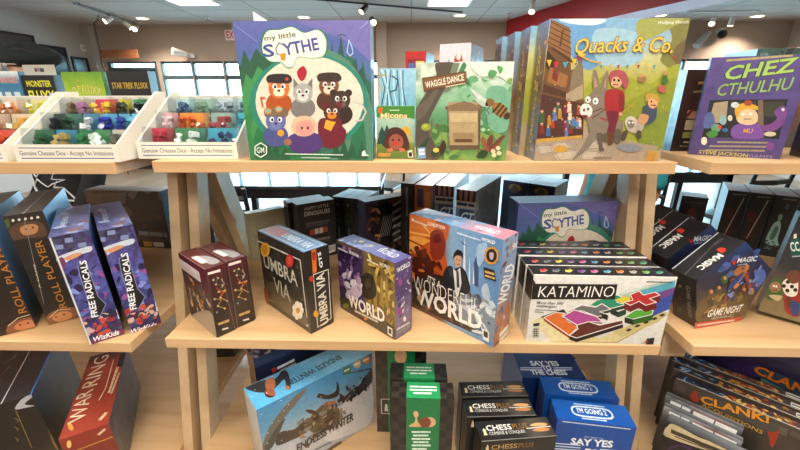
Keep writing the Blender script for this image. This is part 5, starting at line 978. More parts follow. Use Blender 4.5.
back_box(-.073, 1.166, .1612, .0495, .1920, 36, 'board_game', 'dark game box with diagonal white stripes behind the orange-blue game', stripes, ('#3a2a4a', '#1c1a1b', '#a3b4c6'), base='#1c1a1b')
def dspine(f, b): f.mix([(0, '#1a1614'), (1, '#241e1a')], noise=.3); f.L([(.3, .95), (.5, .7), (.4, .4), (.6, .1)], .06, '#4a5a60', f=True); f.lines((.5, .6), (.5, .95), .18, '#7a7a7c', 2, f=True)
back_box(-.0095, 1.115, .04, .2, .252, -19, 'board_game', 'narrow black box spine left of the orange spine', dspine, ('#1a1614', '#1a1614', '#a3b4c6'), base='#1a1614')
def orange(f, b): f.mix([(0, '#8a4a1c'), (.5, '#b5692c'), (1, '#c97a34')], noise=.2); f.rect(.15, .72, .5, .95, '#5a4a7a'); f.rect(.58, .7, .9, .92, '#d89a4a'); f.P([(.1, .42), (.5, .5), (.95, .62), (.95, .42), (.5, .36)], '#2c201a', f=True); f.blobs(4, ['#3a281c', '#e0b470', '#6a3a1c'], 14, (.1, .05, .9, .5), (.04, .12))
back_box(.0395, 1.103, .055, .2, .25, -19, 'board_game', 'orange box spine with a purple patch at the back of the shelf', orange, ('#8a4a1c', '#6a3a1c', '#b9c4cf'), base='#7a3f1c')
def gt(f, b): f.fill('#c9c4be'); f.rect(0, .875, 1, 1, '#5a2224'); [(f.E(.22+k*.28, .955, .08, .07, '#c9a89c', f=True), f.E(.22+k*.28, .915, .06, .09, '#b08a80', f=True)) for k in range(3)]; f.rect(0, .81, 1, .865, '#d9d4cc'); f.lines((.08, .837), (.92, .837), .16, '#34405c', 5, f=True); f.rect(.0, .0, 1, .79, '#8aa0b4'); f.P([(.08, .5), (.98, .5), (.98, .78), (.2, .78)], '#44618c', f=True); f.T('GT', (.22, .63), (.86, .63), .55, '#d9e2ea', .04, shear=.25, f=True); f.blobs(3, ['#b9a890', '#6a7a8c', '#d9cbb4'], 14, (.05, .02, .95, .28), (.06, .14))
def gtside(f): f.mix([(0, '#8fa8c4'), (.5, '#a9c0d8'), (1, '#c2d2e4')], noise=.6, seed=7, n=18); f.blobs(8, ['#7f90b4', '#c9a0b0', '#e4ecf4', '#6a80ac', '#a8b4d0'], 40, r=(.02, .06))
for i, (x, y, yaw) in enumerate([(.0995, 1.075, -19), (.1545, 1.0226, -29)]):
    b = Carton(x, y, ZM, .0555, .2418, .2545, yaw); gt(b.face('F'), b); gtside(b.face('R')); b.face('T').mix([(0, '#b9c6d8'), (1, '#d8dfe8')], noise=.4); b.face('L').fill('#8a94a4')  # whitish top: window reflection put into its colour
    b.build('board_game', ['white box end with red band and GT, left one of two', 'white box end with red band and GT, right one of two'][i], 'board game', 'white GT game boxes', base='#9aa4b4')
def navy(f, b): f.mix([(0, '#141c34'), (1, '#1c2848')], noise=.3); f.E(.5, .9, .26, .06, '#a8843c', f=True); f.P([(.3, .86), (.5, .96), (.7, .86), (.5, .8)], '#6a5424', f=True); f.L([(.04, .4), (.04, .98), (.96, .98), (.96, .4)], .02, '#4a5a84', f=True)
for i in range(2):
    back_box(.357+i*.0712, 1.273-i*.0543, .0878, .14, .225, -37.3, 'board_game', ['navy gold-crested box behind the second animal game, left one of two', 'navy gold-crested box behind the second animal game, right one of two'][i], navy, ('#1c2848', '#9ab4cc', '#b4c6d8'), 'navy gold-crested games', '#141c34')

# ================================================================== middle shelf, right unit
class Penta(Carton):
    """five-sided box standing on one edge"""
    def __init__(s, x, y, z0, sd, d, yaw):
        s.s, s.d = sd, d; s.M = Matrix.Translation((x, y, z0+.0004))@Matrix.Rotation(R(yaw), 4, 'Z'); s.faces = {}
        P = s.Pt = [Vector((a*sd, 0, c_*sd)) for a, c_ in ((-.5, 0), (-.809, .951), (0, 1.539), (.809, .951), (.5, 0))]
        W = .809*sd; s.w, s.h = 2*W, 1.539*sd; s.geo = {'F': ((-W, 0, 0), (1, 0, 0), (0, 0, 1), 2*W, s.h), 'K': ((W, d, 0), (-1, 0, 0), (0, 0, 1), 2*W, s.h)}
        for k, a, b_ in (('LL', 0, 1), ('LU', 1, 2)): s.geo[k] = (P[a]+Vector((0, d, 0)), (0, -1, 0), (P[b_]-P[a]).normalized(), d, sd)
        for k, a, b_ in (('RL', 4, 3), ('RU', 3, 2)): s.geo[k] = (P[a], (0, 1, 0), (P[b_]-P[a]).normalized(), d, sd)
        s.geo['BT'] = (P[0]+Vector((0, d, 0)), (1, 0, 0), (0, -1, 0), sd, d)
    def shape(s):
        """squeeze the square ground of the front and back into the pentagon"""
        for k in 'FK':
            fa = s.face(k)
            if not fa.items: fa.mix([(0, '#1c1c20'), (1, '#1c1c20')], n=8)
            v, f, c_, ly = fa.items[0]; h1 = .951*s.s; z = v[:, 1]
            hw = np.where(z < h1, .5*s.s+(.309*s.s)*z/h1, .809*s.s*(s.h-z)/(s.h-h1)); v = v.copy(); v[:, 0] = fa.w/2+(v[:, 0]/fa.w*2-1)*hw; fa.items[0] = (v, f, c_, ly)
c = crop(660, 225, 573/140)
def penta_game(k, x, y):
    b = Penta(x, y, ZM, .1334, .058, 15.7); sc = (1, .875, .82, .77)[k]
    q = lambda *p: (394+(c(*p)[0]-394)*sc, 95+(c(*p)[1]-95)*sc)
    f = b.face('F'); f.mix([(0, '#5a4a30'), (.25, '#5f5034'), (.5, '#2c3048'), (.8, '#2f4272'), (1, '#33508a')], noise=.25, seed=9, n=24, pal='#1c2340', pm=.5)
    if k == 0:
        f.blobs(31, ['#3f5f9a', '#24305a', '#5a6fa8', '#1c2340'], 26, (.3, .5, .7, .85), (.02, .06)); f.P([q(160, 320), q(230, 280), q(320, 290), q(350, 340), q(330, 380), q(160, 400)], '#6a5636', sm=True); f.blobs(32, ['#8a6f40', '#4f4028', '#a88850', '#6a5634'], 40, (.2, .1, .7, .36), (.015, .05))
        for (x_, y_, r_, cc) in ((262, 222, 15, '#3f6a3c'), (330, 190, 20, '#a8643a'), (352, 172, 14, '#7a3f28'), (300, 232, 16, '#8a5030'), (238, 262, 14, '#5a4a44'), (206, 278, 15, '#6a5040'), (365, 235, 14, '#4a5a8a'), (392, 250, 15, '#3f4f84'), (372, 270, 12, '#a88a70'), (340, 268, 14, '#6a3f3a'), (410, 205, 14, '#3a5090')): f.E(*q(x_, y_), r_/4.09, r_/3.4, cc); f.E(*q(x_+3, y_-6), r_/9, r_/8, '#c9966c', n=10)
        f.P([q(300, 190), q(330, 168), q(356, 176), q(345, 210), q(316, 214)], '#b87a44', sm=True); f.P([q(384, 190), q(420, 180), q(430, 215), q(400, 250)], '#5a78c0', sm=True); f.blobs(33, ['#7a94d0', '#c9885c', '#2c3a6a', '#a8523a'], 24, (.45, .3, .85, .7), (.012, .035))
        f.P([q(140, 400), q(336, 372), q(328, 392), q(140, 424)], '#c2573c'); f.lines(q(152, 410), q(300, 388), 1.2, '#e8d4c8', 4); f.T('GAME NIGHT', q(188, 376), q(326, 352), 6.4, '#f0ece4', .04, shear=.15); f.T('FREE-FOR-ALL', q(204, 388), q(298, 374), 2.8, '#cfc8b4', .0, shear=.15)
    f.T('MAGIC', q(312, 154), q(390, 146), 4.8, '#e8ecf2', .04); f.P([q(290, 140), q(300, 150), q(310, 138), q(306, 156), q(300, 162), q(292, 154)], '#cf3a2a', sm=True); f.lines(q(316, 163), q(352, 158), 1, '#a8b4d0', 2)
    f.blobs(35+k, ['#33508a', '#3f6a44', '#a8643a', '#24305a'], 10 if k else 1, (.2, .35, .8, .6), (.03, .08))
    b.shape()
    f = b.face('LU'); f.mix([(0, '#232327'), (1, '#303036')], noise=.2, n=8); f.T('MAGIC', q(238, 116), q(150, 172), 5.4, '#e4e4e4', .06); f.P([q(232, 100), q(252, 92), q(270, 100), q(258, 114), q(244, 110)], '#d8482c', sm=True); f.L([q(238, 62), q(92, 210)], .6, '#6a6a6c'); f.P([q(215, 78), q(250, 52), q(262, 58), q(226, 84)], '#55555a'); f.lines(q(190, 165), q(222, 142), 1.2, '#b8b8b8', 5)
    f.L([(.01, 0), (.01, 1)], .05, '#d8dce4', f=True)
    f = b.face('LL'); f.mix([(0, '#16161a'), (1, '#26262b')], noise=.2, n=8); f.T('GAME NIGHT', q(107, 246), q(114, 372), 3.6, '#8f8f92', .02) if k == 0 else None
    if k == 0: f.E(*q(82, 250), 2, 1.6, '#8a7a3c', n=8); f.E(*q(80, 300), 1.6, 3, '#5a2a24', n=8); f.E(*q(80, 345), 2, 3.2, '#2f4a2c', n=8)
    for s_ in ('RL', 'RU', 'BT'): b.face(s_).fill('#1c1c20')
    root = bpy.data.objects.new('board_game', None); COL.objects.link(root); root.matrix_world = b.M; root.empty_display_size = .04
    tag(root, ['five-sided fantasy card game box at the front of its row', 'second five-sided fantasy game box from the front', 'third five-sided fantasy game box from the front', 'rearmost five-sided fantasy game box, beside the shelf leg'][k], 'board game', 'five-sided fantasy games on the right shelf')
    link('lid', b.print_mesh('lid', '#1c1c20'), root, PRINT)
    MB().prism([(p.x*.985, .002+p.z*.985) for p in b.Pt], 'y', b.d*.6, b.d+.003).build('base_tray', mat('tray_penta', '#1c1c20', .5, coat=.4), root)
for k in range(4): penta_game(k, .7176+(0, .009, .01, .011)[k], .7738+(0, .11, .175, .24)[k])
def tallart(s):
    def f(fa, b):
        fa.mix([(0, '#141c1e'), (.3, '#1c2a2e'), (1, '#1a2428')], noise=.3, seed=s)
        if s < 2: fa.P([(.25, .2), (.45, .55), (.75, .6), (.7, .2)], '#3a1c1c', sm=True, f=True); fa.E(.3, .62, .2, .1, '#5a2424', f=True); fa.L([(.4, .25), (.8, .9)], .05, '#b8b4a4', f=True); fa.lines((.3, .94), (.85, .95), .06, '#8a8a86', s, f=True); fa.L([(.1, .25), (.7, .3)], .05, '#6a2c24', f=True)
        else:
            fa.P([(.2, .22), (.24, .5), (.36, .58), (.5, .6), (.62, .5), (.66, .3), (.78, .2)], '#9ac4b8', sm=True, f=True); fa.E(.46, .66, .09, .055, '#8ab4a8', f=True); fa.P([(.3, .3), (.4, .5), (.55, .48), (.5, .3)], '#4f7a74', sm=True, f=True); fa.blobs(5, ['#3f5a58', '#58706a', '#22302f'], 16, (.05, .02, .95, .26), (.04, .1)); fa.E(.6, .84, .09, .045, '#3a6a78', f=True); fa.lines((.35, .95), (.9, .95), .06, '#8a8a86', s, f=True)
    return f
tl = ['tall dark box with a red figure, leftmost of the tall row', 'tall dark box with a red figure, second in the tall row', 'tall dark box with a pale green statue, third in the row', 'tall dark box with a statue, fourth in the tall row', 'tall dark box at the far right end of the tall row']
for i in range(5):
    yaw = -32; ux, uy = math.cos(R(yaw)), math.sin(R(yaw)); st = .0585
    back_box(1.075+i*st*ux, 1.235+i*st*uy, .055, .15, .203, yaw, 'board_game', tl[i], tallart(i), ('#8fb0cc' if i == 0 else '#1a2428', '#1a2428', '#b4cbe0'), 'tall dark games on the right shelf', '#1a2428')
def dk(f, b): f.fill('#261c20'); f.P([(.2, .5), (.4, .75), (.7, .72), (.8, .5), (.5, .4)], '#5a2430', sm=True, f=True); f.E(.5, .72, .16, .1, '#7a3440', f=True); f.lines((.2, .9), (.8, .9), .06, '#6a4a4c', 3, f=True)
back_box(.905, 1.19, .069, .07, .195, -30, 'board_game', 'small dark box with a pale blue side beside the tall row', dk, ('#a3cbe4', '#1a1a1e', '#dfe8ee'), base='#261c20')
c = crop(740, 200, 208/60)
b = Carton(.9315, .736, ZM, .25, .06, .2391, -39.2, 0, 3.0); f = b.face('F'); f.mix([(0, '#6a604c'), (.3, '#77664c'), (.5, '#3c3a40'), (1, '#1a2430')], noise=.2, seed=12, n=24)
f.P([c(66, 396), c(100, 330), c(208, 360), c(208, 440)], '#8a7a58', sm=True); f.P([c(104, 286), c(130, 270), c(150, 280), c(150, 320), c(120, 345), c(90, 340)], '#4a6a3c', sm=True); f.E(*c(122, 302), 6, 5.4, '#a5805c'); f.E(*c(117, 298), 1.2, 1.2, '#f0ece0', n=8); f.E(*c(126, 300), 1.2, 1.2, '#f0ece0', n=8); f.L([c(112, 312), c(130, 314)], .8, '#4a2c20')
f.P([c(150, 330), c(160, 290), c(190, 270), c(208, 300), c(208, 400), c(160, 390)], '#9c2c2c', sm=True); f.P([c(146, 290), c(172, 268), c(200, 280), c(196, 330), c(160, 330)], '#e4ddd0', sm=True); [f.E(*c(x, y), 2.2, 2, '#1c1a1a', n=8) for x, y in ((152, 298), (166, 284), (180, 300), (164, 314), (192, 312))]; f.P([c(160, 262), c(180, 245), c(205, 250), c(200, 285), c(175, 288)], '#7a4a34', sm=True); f.P([c(160, 340), c(176, 336), c(180, 372), c(164, 372)], '#6a3a28', sm=True); f.P([c(178, 350), c(205, 360), c(200, 400), c(178, 392)], '#2f4a7a', sm=True); f.P([c(100, 330), c(145, 332), c(130, 350)], '#c9b48c', sm=True)
f.P([c(176, 140), c(200, 130), c(208, 150), c(208, 190), c(176, 188)], '#17594c', sm=True); f.T('CC', c(178, 178), c(208, 176), 9, '#e4ece6', .05); f.P([c(186, 120), c(196, 116), c(196, 132), c(186, 134)], '#e8e4dc'); f.lines(c(182, 196), c(208, 194), 1.4, '#b8c4c0', 2); f.lines(c(66, 402), c(110, 418), 2.4, '#d8d4c8', 6)
b.face('L').mix([(0, '#3a2c20'), (.4, '#5a2a24'), (1, '#26313f')], noise=.3); b.face('T').mix([(0, '#3a6a9c'), (1, '#7ab4e0')], noise=.3)
b.build('board_game', 'leaning dark game box with a checked jersey player at the right edge', 'board game', base='#26262a')

# ================================================================== lower shelf
c = crop(0, 340, 4.09)
b = Carton(-.9356, .655, ZL, .14, .29, .2095, 31.6, 0, -2.9); f = b.face('F'); f.mix([(0, '#241f1a'), (1, '#2c2722')], noise=.3, seed=3, n=12); f.L([c(65, 290), c(130, 440)], .7, '#8a7a4a'); f.P([c(190, 320), c(238, 410), c(240, 450), c(215, 420)], '#8a7040', sm=True)
for y in (320, 356, 400): f.L([c(60, y), c(76, y+8), c(70, y+16)], .8, '#8a7444')
f.P([c(60, 280), c(120, 210), c(132, 232), c(100, 262), c(140, 268), c(110, 276)], '#b8bac0', sm=True)
f = b.face('T'); f.mix([(0, '#2b2b2f'), (1, '#3a3a40')], axis='u', noise=.2); f.L([(.62, 0), (.62, 1)], .012, '#d8d8dc', f=True)
for t in (.25, .45, .65): f.L([(.3, t), (.4, t+.05), (.42, t+.12)], .01, '#a08a50', f=True)
f.L([(.99, 0), (.99, 1)], .02, '#3f8ae0', f=True)
b.face('R').mix([(0, '#3a2c20'), (.4, '#1c242c'), (1, '#1f3048')], noise=.4, seed=5); b.face('L').fill('#1c1a18')
b.build('board_game', 'big black game box with gold marks at the lower left corner', 'board game', base='#1c1a18')
c = crop(0, 310, 3.215)
b = Carton(-.7355, .6459, ZL, .0919, .3199, .1522, 29.3, 0, -2.1); f = b.face('T'); f.mix([(0, '#a4493a'), (.8, '#b0523f'), (.9, '#8a3c36'), (1, '#3a2428')], noise=.08, n=16)
f.T('WAR', c(272, 350), c(300, 252), 14, '#f0e2c4', .0); f.T('OF', c(302, 246), c(310, 226), 7, '#d8a84a', .02); f.T('RING', c(312, 240), c(352, 142), 12, '#f0e2c4', .0); f.L([c(318, 290), c(340, 250), c(365, 160)], .7, '#e8d4b0'); f.lines(c(350, 265), c(378, 185), 1.6, '#e8d4b0', 4); f.lines(c(358, 268), c(384, 200), 1.2, '#e8d4b0', 8); f.lines(c(322, 352), c(340, 332), 2.6, '#e0c8a0', 2); f.E(*c(227, 376), 2.4, 4, '#e8a050', -30); f.P([c(376, 182), c(396, 110), c(406, 140), c(398, 182)], '#2c2430')
f = b.face('F'); f.mix([(0, '#4a4a44'), (.3, '#7a3a30'), (1, '#9c4234')], noise=.1); f.lines(c(318, 400), c(336, 384), 2.4, '#e0c8a0', 2); f.E(*c(222, 432), 2.4, 4, '#e8c080'); f.L([c(196, 470), c(360, 408)], 1.2, '#c99a3c')
f = b.face('R'); f.mix([(0, '#2c3444'), (.5, '#2a3040'), (1, '#3a3a58')], noise=.5, seed=6, n=18, pal='#4a3c3c', pm=.5); f.blobs(4, ['#22283a', '#3a4460', '#55424a', '#6a5a5a', '#1c2030'], 26, r=(.03, .08))
b.face('L').fill('#7a3a30')
b.build('board_game', 'red-topped war game box with cream lettering at lower left', 'board game', base='#3a2424')
b = Carton(-.67, 1.10, ZL, .1, .09, .2, 5); b.face('F').fill('#1f1d1c'); b.face('F').blobs(3, ['#2c2a28', '#171616', '#4a4642'], 12, r=(.04, .1)); b.build('board_game', 'black box in shade behind the left shelf leg', 'board game', base='#1c1b1a')
c = crop(160, 330, 800/220)
b = Carton(-.2140, .7332, ZL, .3042, .0832, .2349, 40.5); f = b.face('F'); f.mix([(0, '#b9bcc0'), (.25, '#c9ccd0'), (.5, '#a8b8c4'), (.75, '#6fa4c4'), (1, '#4f9acb')], noise=.12, seed=5, n=30, pal='#8fa0ac', pm=.4)
f.P([c(370, 436), c(400, 350), c(470, 260), c(535, 210), c(500, 262), c(430, 350), c(400, 436)], '#7a7468', sm=True); f.P([c(380, 430), c(420, 360), c(455, 320), c(440, 360), c(405, 430)], '#5a564c', sm=True)
f.P([c(640, 300), c(700, 240), c(768, 190), c(768, 330), c(690, 380), c(600, 400)], '#d8dade', sm=True); f.P([c(676, 260), c(720, 205), c(770, 140), c(770, 190), c(720, 235)], '#55585c', sm=True); f.L([c(668, 160), c(720, 150), c(768, 140)], 1.6, '#5a625c')
f.P([c(420, 400), c(440, 370), c(490, 360), c(520, 330), c(560, 320), c(600, 290), c(570, 340), c(520, 380), c(480, 400), c(430, 420)], '#4c443c', sm=True)
f.P([c(540, 330), c(570, 290), c(600, 270), c(640, 280), c(664, 310), c(640, 350), c(590, 370), c(550, 370)], '#6a5a44', sm=True); f.P([c(596, 270), c(616, 258), c(640, 262), c(634, 284), c(608, 288)], '#a8714a', sm=True); f.P([c(530, 290), c(560, 292), c(580, 310), c(560, 306), c(540, 302)], '#4a3a2c', sm=True)
f.P([c(570, 244), c(580, 230), c(610, 236), c(640, 220), c(642, 185), c(652, 210), c(646, 240), c(612, 252), c(584, 248)], '#3a332c', sm=True); f.P([c(652, 230), c(672, 240), c(690, 226), c(684, 246), c(660, 262)], '#4a3a2c', sm=True)
f.blobs(17, ['#4a4238', '#7a6a54', '#a8967a', '#2f2a26', '#8a8a88'], 70, (.3, .25, .7, .62), (.008, .03)); f.blobs(18, ['#eef2f4', '#ffffff', '#dfe8ee'], 50, (.02, .3, .98, .98), (.002, .005), 1.1); f.blobs(19, ['#2f2c2a', '#55524e'], 30, (.72, .5, .98, .75), (.01, .03))
f.T('ENDLESS', c(498, 442), c(606, 380), 6.4, '#3a4046', .05); f.T('WINTER', c(610, 376), c(702, 326), 7, '#3a4046', .05); f.lines(c(560, 436), c(620, 406), 1.6, '#7a8088', 3); f.P([c(600, 440), c(650, 405), c(660, 410), c(640, 440)], '#6a5a48', sm=True)
for x, y, cc in ((678, 146, '#5a8a4a'), (714, 124, '#c9b48a'), (748, 108, '#d0902c')): f.P([c(x-14, y+4), c(x-6, y-12), c(x+10, y-16), c(x+15, y-2), c(x+4, y+14)], cc, sm=True); f.lines(c(x-8, y+2), c(x+8, y-6), 1.4, '#f0e8d8', 2)
f = b.face('T'); f.mix([(0, '#62b0dc'), (.5, '#7cc0e6'), (1, '#a4d2ea')], axis='u', noise=.3, n=20); f.T('ENDLESS WINTER', c(648, 92), c(462, 186), 5, '#44606e', .06)
f.P([c(310, 210), c(345, 190), c(380, 182), c(420, 176), c(446, 146), c(466, 156), c(476, 208), c(462, 214), c(452, 180), c(430, 200), c(400, 224), c(350, 226)], '#3f4248', sm=True); f.P([c(384, 186), c(410, 172), c(420, 200), c(404, 226), c(386, 214)], '#b57a5c', sm=True); f.E(*c(400, 230), 5.6, 4.6, '#a8694c'); f.P([c(378, 226), c(386, 240), c(404, 246), c(420, 236), c(408, 240), c(392, 236)], '#3a2c26', sm=True); f.blobs(7, ['#eef4f8', '#ffffff'], 26, r=(.002, .005), el=1.1); f.E(*c(464, 210), 2.4, 2, '#c08a6a')
b.face('L').mix([(0, '#8f8a80'), (1, '#c9d4da')], noise=.3); b.face('R').fill('#6fa4c4')
b.build('board_game', 'big icy blue game box with a horned beast on the lower shelf', 'board game', base='#8fa0a8')
b = Carton(-.2845, .8305, ZL, .245, .055, .2735, 40.5); f = b.face('F'); f.mix([(0, '#1c2440'), (.8, '#22304f'), (1, '#2c3c60')], noise=.3); f.lines(c(430, 138), c(486, 110), 2.6, '#e4e8f0', 2); f.lines(c(440, 148), c(492, 122), 2, '#c4c8d4', 5); f.P([c(405, 142), c(420, 134), c(424, 148), c(410, 156)], '#c23a34'); f.rect(.0, .9, .5, .96, '#3a4a70')
f = b.face('T'); f.mix([(0, '#2a2c48'), (.5, '#4a4a6a'), (1, '#2c4a7a')], axis='u', noise=.6, n=20); f.blobs(9, ['#8a7a8c', '#c9c4cc', '#3a4a7c', '#6a3f3a', '#a8a0b0'], 46, (.0, 0, .5, 1), (.01, .035)); f.blobs(8, ['#2f5aa0', '#4a86c8', '#1c2a4c'], 30, (.4, 0, 1, 1), (.02, .05))
b.face('L').mix([(0, '#3a2a20'), (1, '#8a6a4a')], noise=.5).blobs(3, ['#c99a6a', '#5a3a2a', '#e0c8a0'], 12, r=(.05, .12)); b.face('R').fill('#1c2440')
b.build('board_game', 'navy illustrated game box tucked behind the icy blue game', 'board game', base='#1c2440')
# green and checked chess packs
c = crop(360, 330, 3.75)
def check(f, x0, x1, n=2, rows=12):
    f.rect(x0, 0, x1, 1, '#3d3631'); w = (x1-x0)/n
    for i in range(n):
        for j in range(rows):
            if (i+j) % 2: f.rect(x0+i*w, j/rows, x0+(i+1)*w, (j+1)/rows, '#221e1c')
def green_pack(k, b):
    f = b.face('F'); f.fill('#1f7f4c'); check(f, 0, .24); check(f, .78, 1); f.rect(.24, 0, .78, 1, '#1d8450')
    if k == 0:
        f.P([c(185, 362), c(232, 362), c(228, 350), c(218, 346), c(214, 326), c(220, 322), c(216, 306), c(206, 304), c(200, 312), c(203, 324), c(208, 328), c(204, 346), c(192, 352)], '#dcb48c', sm=True); f.E(*c(262, 345), 6, 5, '#dcb48c'); f.E(*c(244, 346), 6, 5.2, '#8a4f34')
        for i, y in enumerate((382, 395, 408, 420, 432)): f.lines(c(196+(i % 2)*6, y), c(262-(i % 2)*8, y), 2, '#dff0e2', i)
        for i, y in enumerate((445, 456)): f.lines(c(198, y), c(250, y), 2, '#dff0e2', i+8)
    elif k == 2:
        f.E(.5, .93, .12, .09, '#dcb48c', f=True); f.L([(.1, .24), (.1, .42), (.3, .42), (.3, .24)], .02, '#c9c4bc', f=True, closed=True); f.P([(.16, .27), (.24, .27), (.22, .36), (.18, .36)], '#c9c4bc', f=True); f.lines((.35, .1), (.7, .1), .05, '#dff0e2', 3, f=True)
    f = b.face('T'); f.fill('#1f7f4c'); check(f, 0, .24, 2, 3); check(f, .78, 1, 2, 3); f.rect(.24, 0, .78, 1, '#2a9a62')
    for i, y in enumerate((.3, .5, .7)): f.lines((.3+(i == 0)*.06, y), (.72-(i == 0)*.06, y), .035, '#e4f2e6', i, f=True)
    check(b.face('L'), 0, 1, 3); check(b.face('R'), 0, 1, 3)
    b.build('chess_set', ['green and checked chess pack at the front of its row', 'green and checked chess pack just behind the front one', 'green and checked chess pack standing apart beside the icy game'][k], 'chess set', 'green and checked chess packs', base='#2a2522', lid=False)
green_pack(0, Carton(.0298, .6456, ZL, .1348, .0478, .2652, -.8)); green_pack(1, Carton(.0215, .6975, ZL, .1311, .05, .2730, -.2)); green_pack(2, Carton(-.0215, .80, ZL, .13, .05, .27, 0))
def black_pack(k, b):
    f = b.face('F'); f.fill('#23211f'); v = b.face('T'); v.mix([(0, '#1a1a1a'), (.55, '#232221'), (.75, '#5a564f'), (1, '#3a3733')], axis='u', noise=.05, n=16)
    v.T('CHESS', (.12, .5), (.46, .5), .085, '#f0eeea', .02, f=True); v.T('PLUS', (.48, .5), (.68, .5), .085, '#a8803c', -.005, f=True); v.T('COMBINE & CONQUER', (.14, .28), (.62, .28), .05, '#d8d6d2', .0, f=True)
    v.P([(.06, .3), (.11, .3), (.1, .42), (.105, .55), (.085, .64), (.065, .55), (.07, .42)], '#e8d8b0', f=True)
    for s_, y in ((1, .62), (-1, .36)): v.P([(.72, y), (.8, y+.1), (.92, y+.08), (.96, y), (.9, y-.08), (.78, y-.06)], '#d8a878' if s_ > 0 else '#c08a58', sm=True, f=True)
    v.L([(.66, .48), (.98, .5)], .01, '#f0ece4', f=True); v.L([(0, .02), (1, .02)], .01, '#8a8884', f=True)
    f.T('CHESS', (.14, .88), (.48, .88), .075, '#c9a86a', .02, f=True); f.T('PLUS', (.5, .88), (.7, .88), .075, '#a8803c', .0, f=True); f.lines((.16, .82), (.66, .82), .04, '#8a847a', 4, f=True); f.P([(.06, .86), (.11, .86), (.1, .92), (.085, .96), (.07, .92)], '#e8d8b0', f=True)
    b.face('L').mix([(0, '#4a4038'), (1, '#2c2824')], noise=.3); b.face('R').fill('#1c1b1a')
    b.build('chess_set', ['black chess pack with gold lettering at the front of three', 'black chess pack in the middle of three', 'black chess pack at the back of three'][k], 'chess set', 'black chess packs with gold lettering', base='#1c1b1a', lid=False)
for k, (x, y, w, yaw) in enumerate([(.2306, .606, .1613, 6.4), (.2072, .6635, .1552, 3.4), (.2051, .7215, .1578, 3.2)]): black_pack(k, Carton(x, y, ZL, w, .05, .2015, yaw))
c = crop(500, 330, 3.75)
def blue_pack(k, b):
    f = b.face('F'); f.mix([(0, '#0f4f9a'), (1, '#1259a8')], noise=.1, n=8)
    if k == 0:
        f.lines(c(236, 343), c(490, 372), 1.2, '#c8d8ec', 3); f.T('IT\'S TIME TO', c(316, 404), c(386, 412), 1.8, '#c8d8ec'); f.T('SAY YES', c(266, 428), c(420, 440), 6.2, '#f0f4f8', .07); f.T('TO', c(318, 468), c(366, 472), 6.2, '#f0f4f8', .07)
        for y in (424, 434, 444): f.L([c(202, y), c(300, y+8)], 1.2, '#d8e4f0'); 
        for y in (448, 456): f.L([c(376, y), c(490, y+8)], 1.2, '#d8e4f0')
    v = b.face('T'); v.mix([(0, '#1058a8'), (1, '#1a68b8')], noise=.15, n=8)
    v.P([(.5+.27*math.copysign(abs(math.cos(t))**.4, math.cos(t)), .5+.27*math.copysign(abs(math.sin(t))**.7, math.sin(t))) for t in [i*math.pi/16 for i in range(32)]], '#d4e2f0', f=True); v.P([(.5+.25*math.copysign(abs(math.cos(t))**.4, math.cos(t)), .5+.2*math.copysign(abs(math.sin(t))**.7, math.sin(t))) for t in [i*math.pi/16 for i in range(32)]], '#1560b0', f=True)
    v.T("I'M GOING 2", (.31, .42), (.69, .42), .085, '#eaf2fa', .04, f=True); v.lines((.3, .84), (.7, .84), .02, '#c8d8ec', 3, f=True); v.lines((.34, .16), (.66, .16), .02, '#c8d8ec', 4, f=True)
    b.face('L').mix([(0, '#0c3a78'), (1, '#0f4f9a')], noise=.2); b.face('R').fill('#0c3a78')
    b.build('chess_set', ['blue chess set box at the front of the lower shelf', 'blue chess set box directly behind the front one'][k], 'chess set', 'blue chess set boxes', base='#0c3a78', lid=False)
for k, (x, y, w, yaw, h) in enumerate([(.4119, .655, .1643, -6.7, .1963), (.415, .7345, .1705, -4.7, .1935)]): blue_pack(k, Carton(x, y, ZL, w, .0611, h, yaw))
b = Carton(.3825, .822, ZL, .166, .19, .172, 0); v = b.face('T'); v.mix([(0, '#123a74'), (1, '#164484')], noise=.2, n=10); v.T('SAY YES', c(118, 133), c(222, 134), 4.4, '#dfe8f0', .07); v.T('TO', c(162, 150), c(196, 150), 4.4, '#dfe8f0', .07); v.T('THE CHESS', c(120, 167), c(254, 168), 4.4, '#dfe8f0', .07)
for y in (142, 149): v.L([c(78, y), c(156, y)], 1.2, '#c8d4e4'); v.L([c(202, y), c(268, y)], 1.2, '#c8d4e4')
v.lines(c(150, 178), c(230, 179), 1, '#a8bcd4', 3); b.face('F').fill('#123a74'); b.face('L').fill('#3f6aa0'); b.face('R').fill('#c9c4bc')
b.build('chess_set', 'dark blue chess box lying flat behind the two upright blue boxes', 'chess set', 'blue chess set boxes', base='#0c2a58', lid=False)
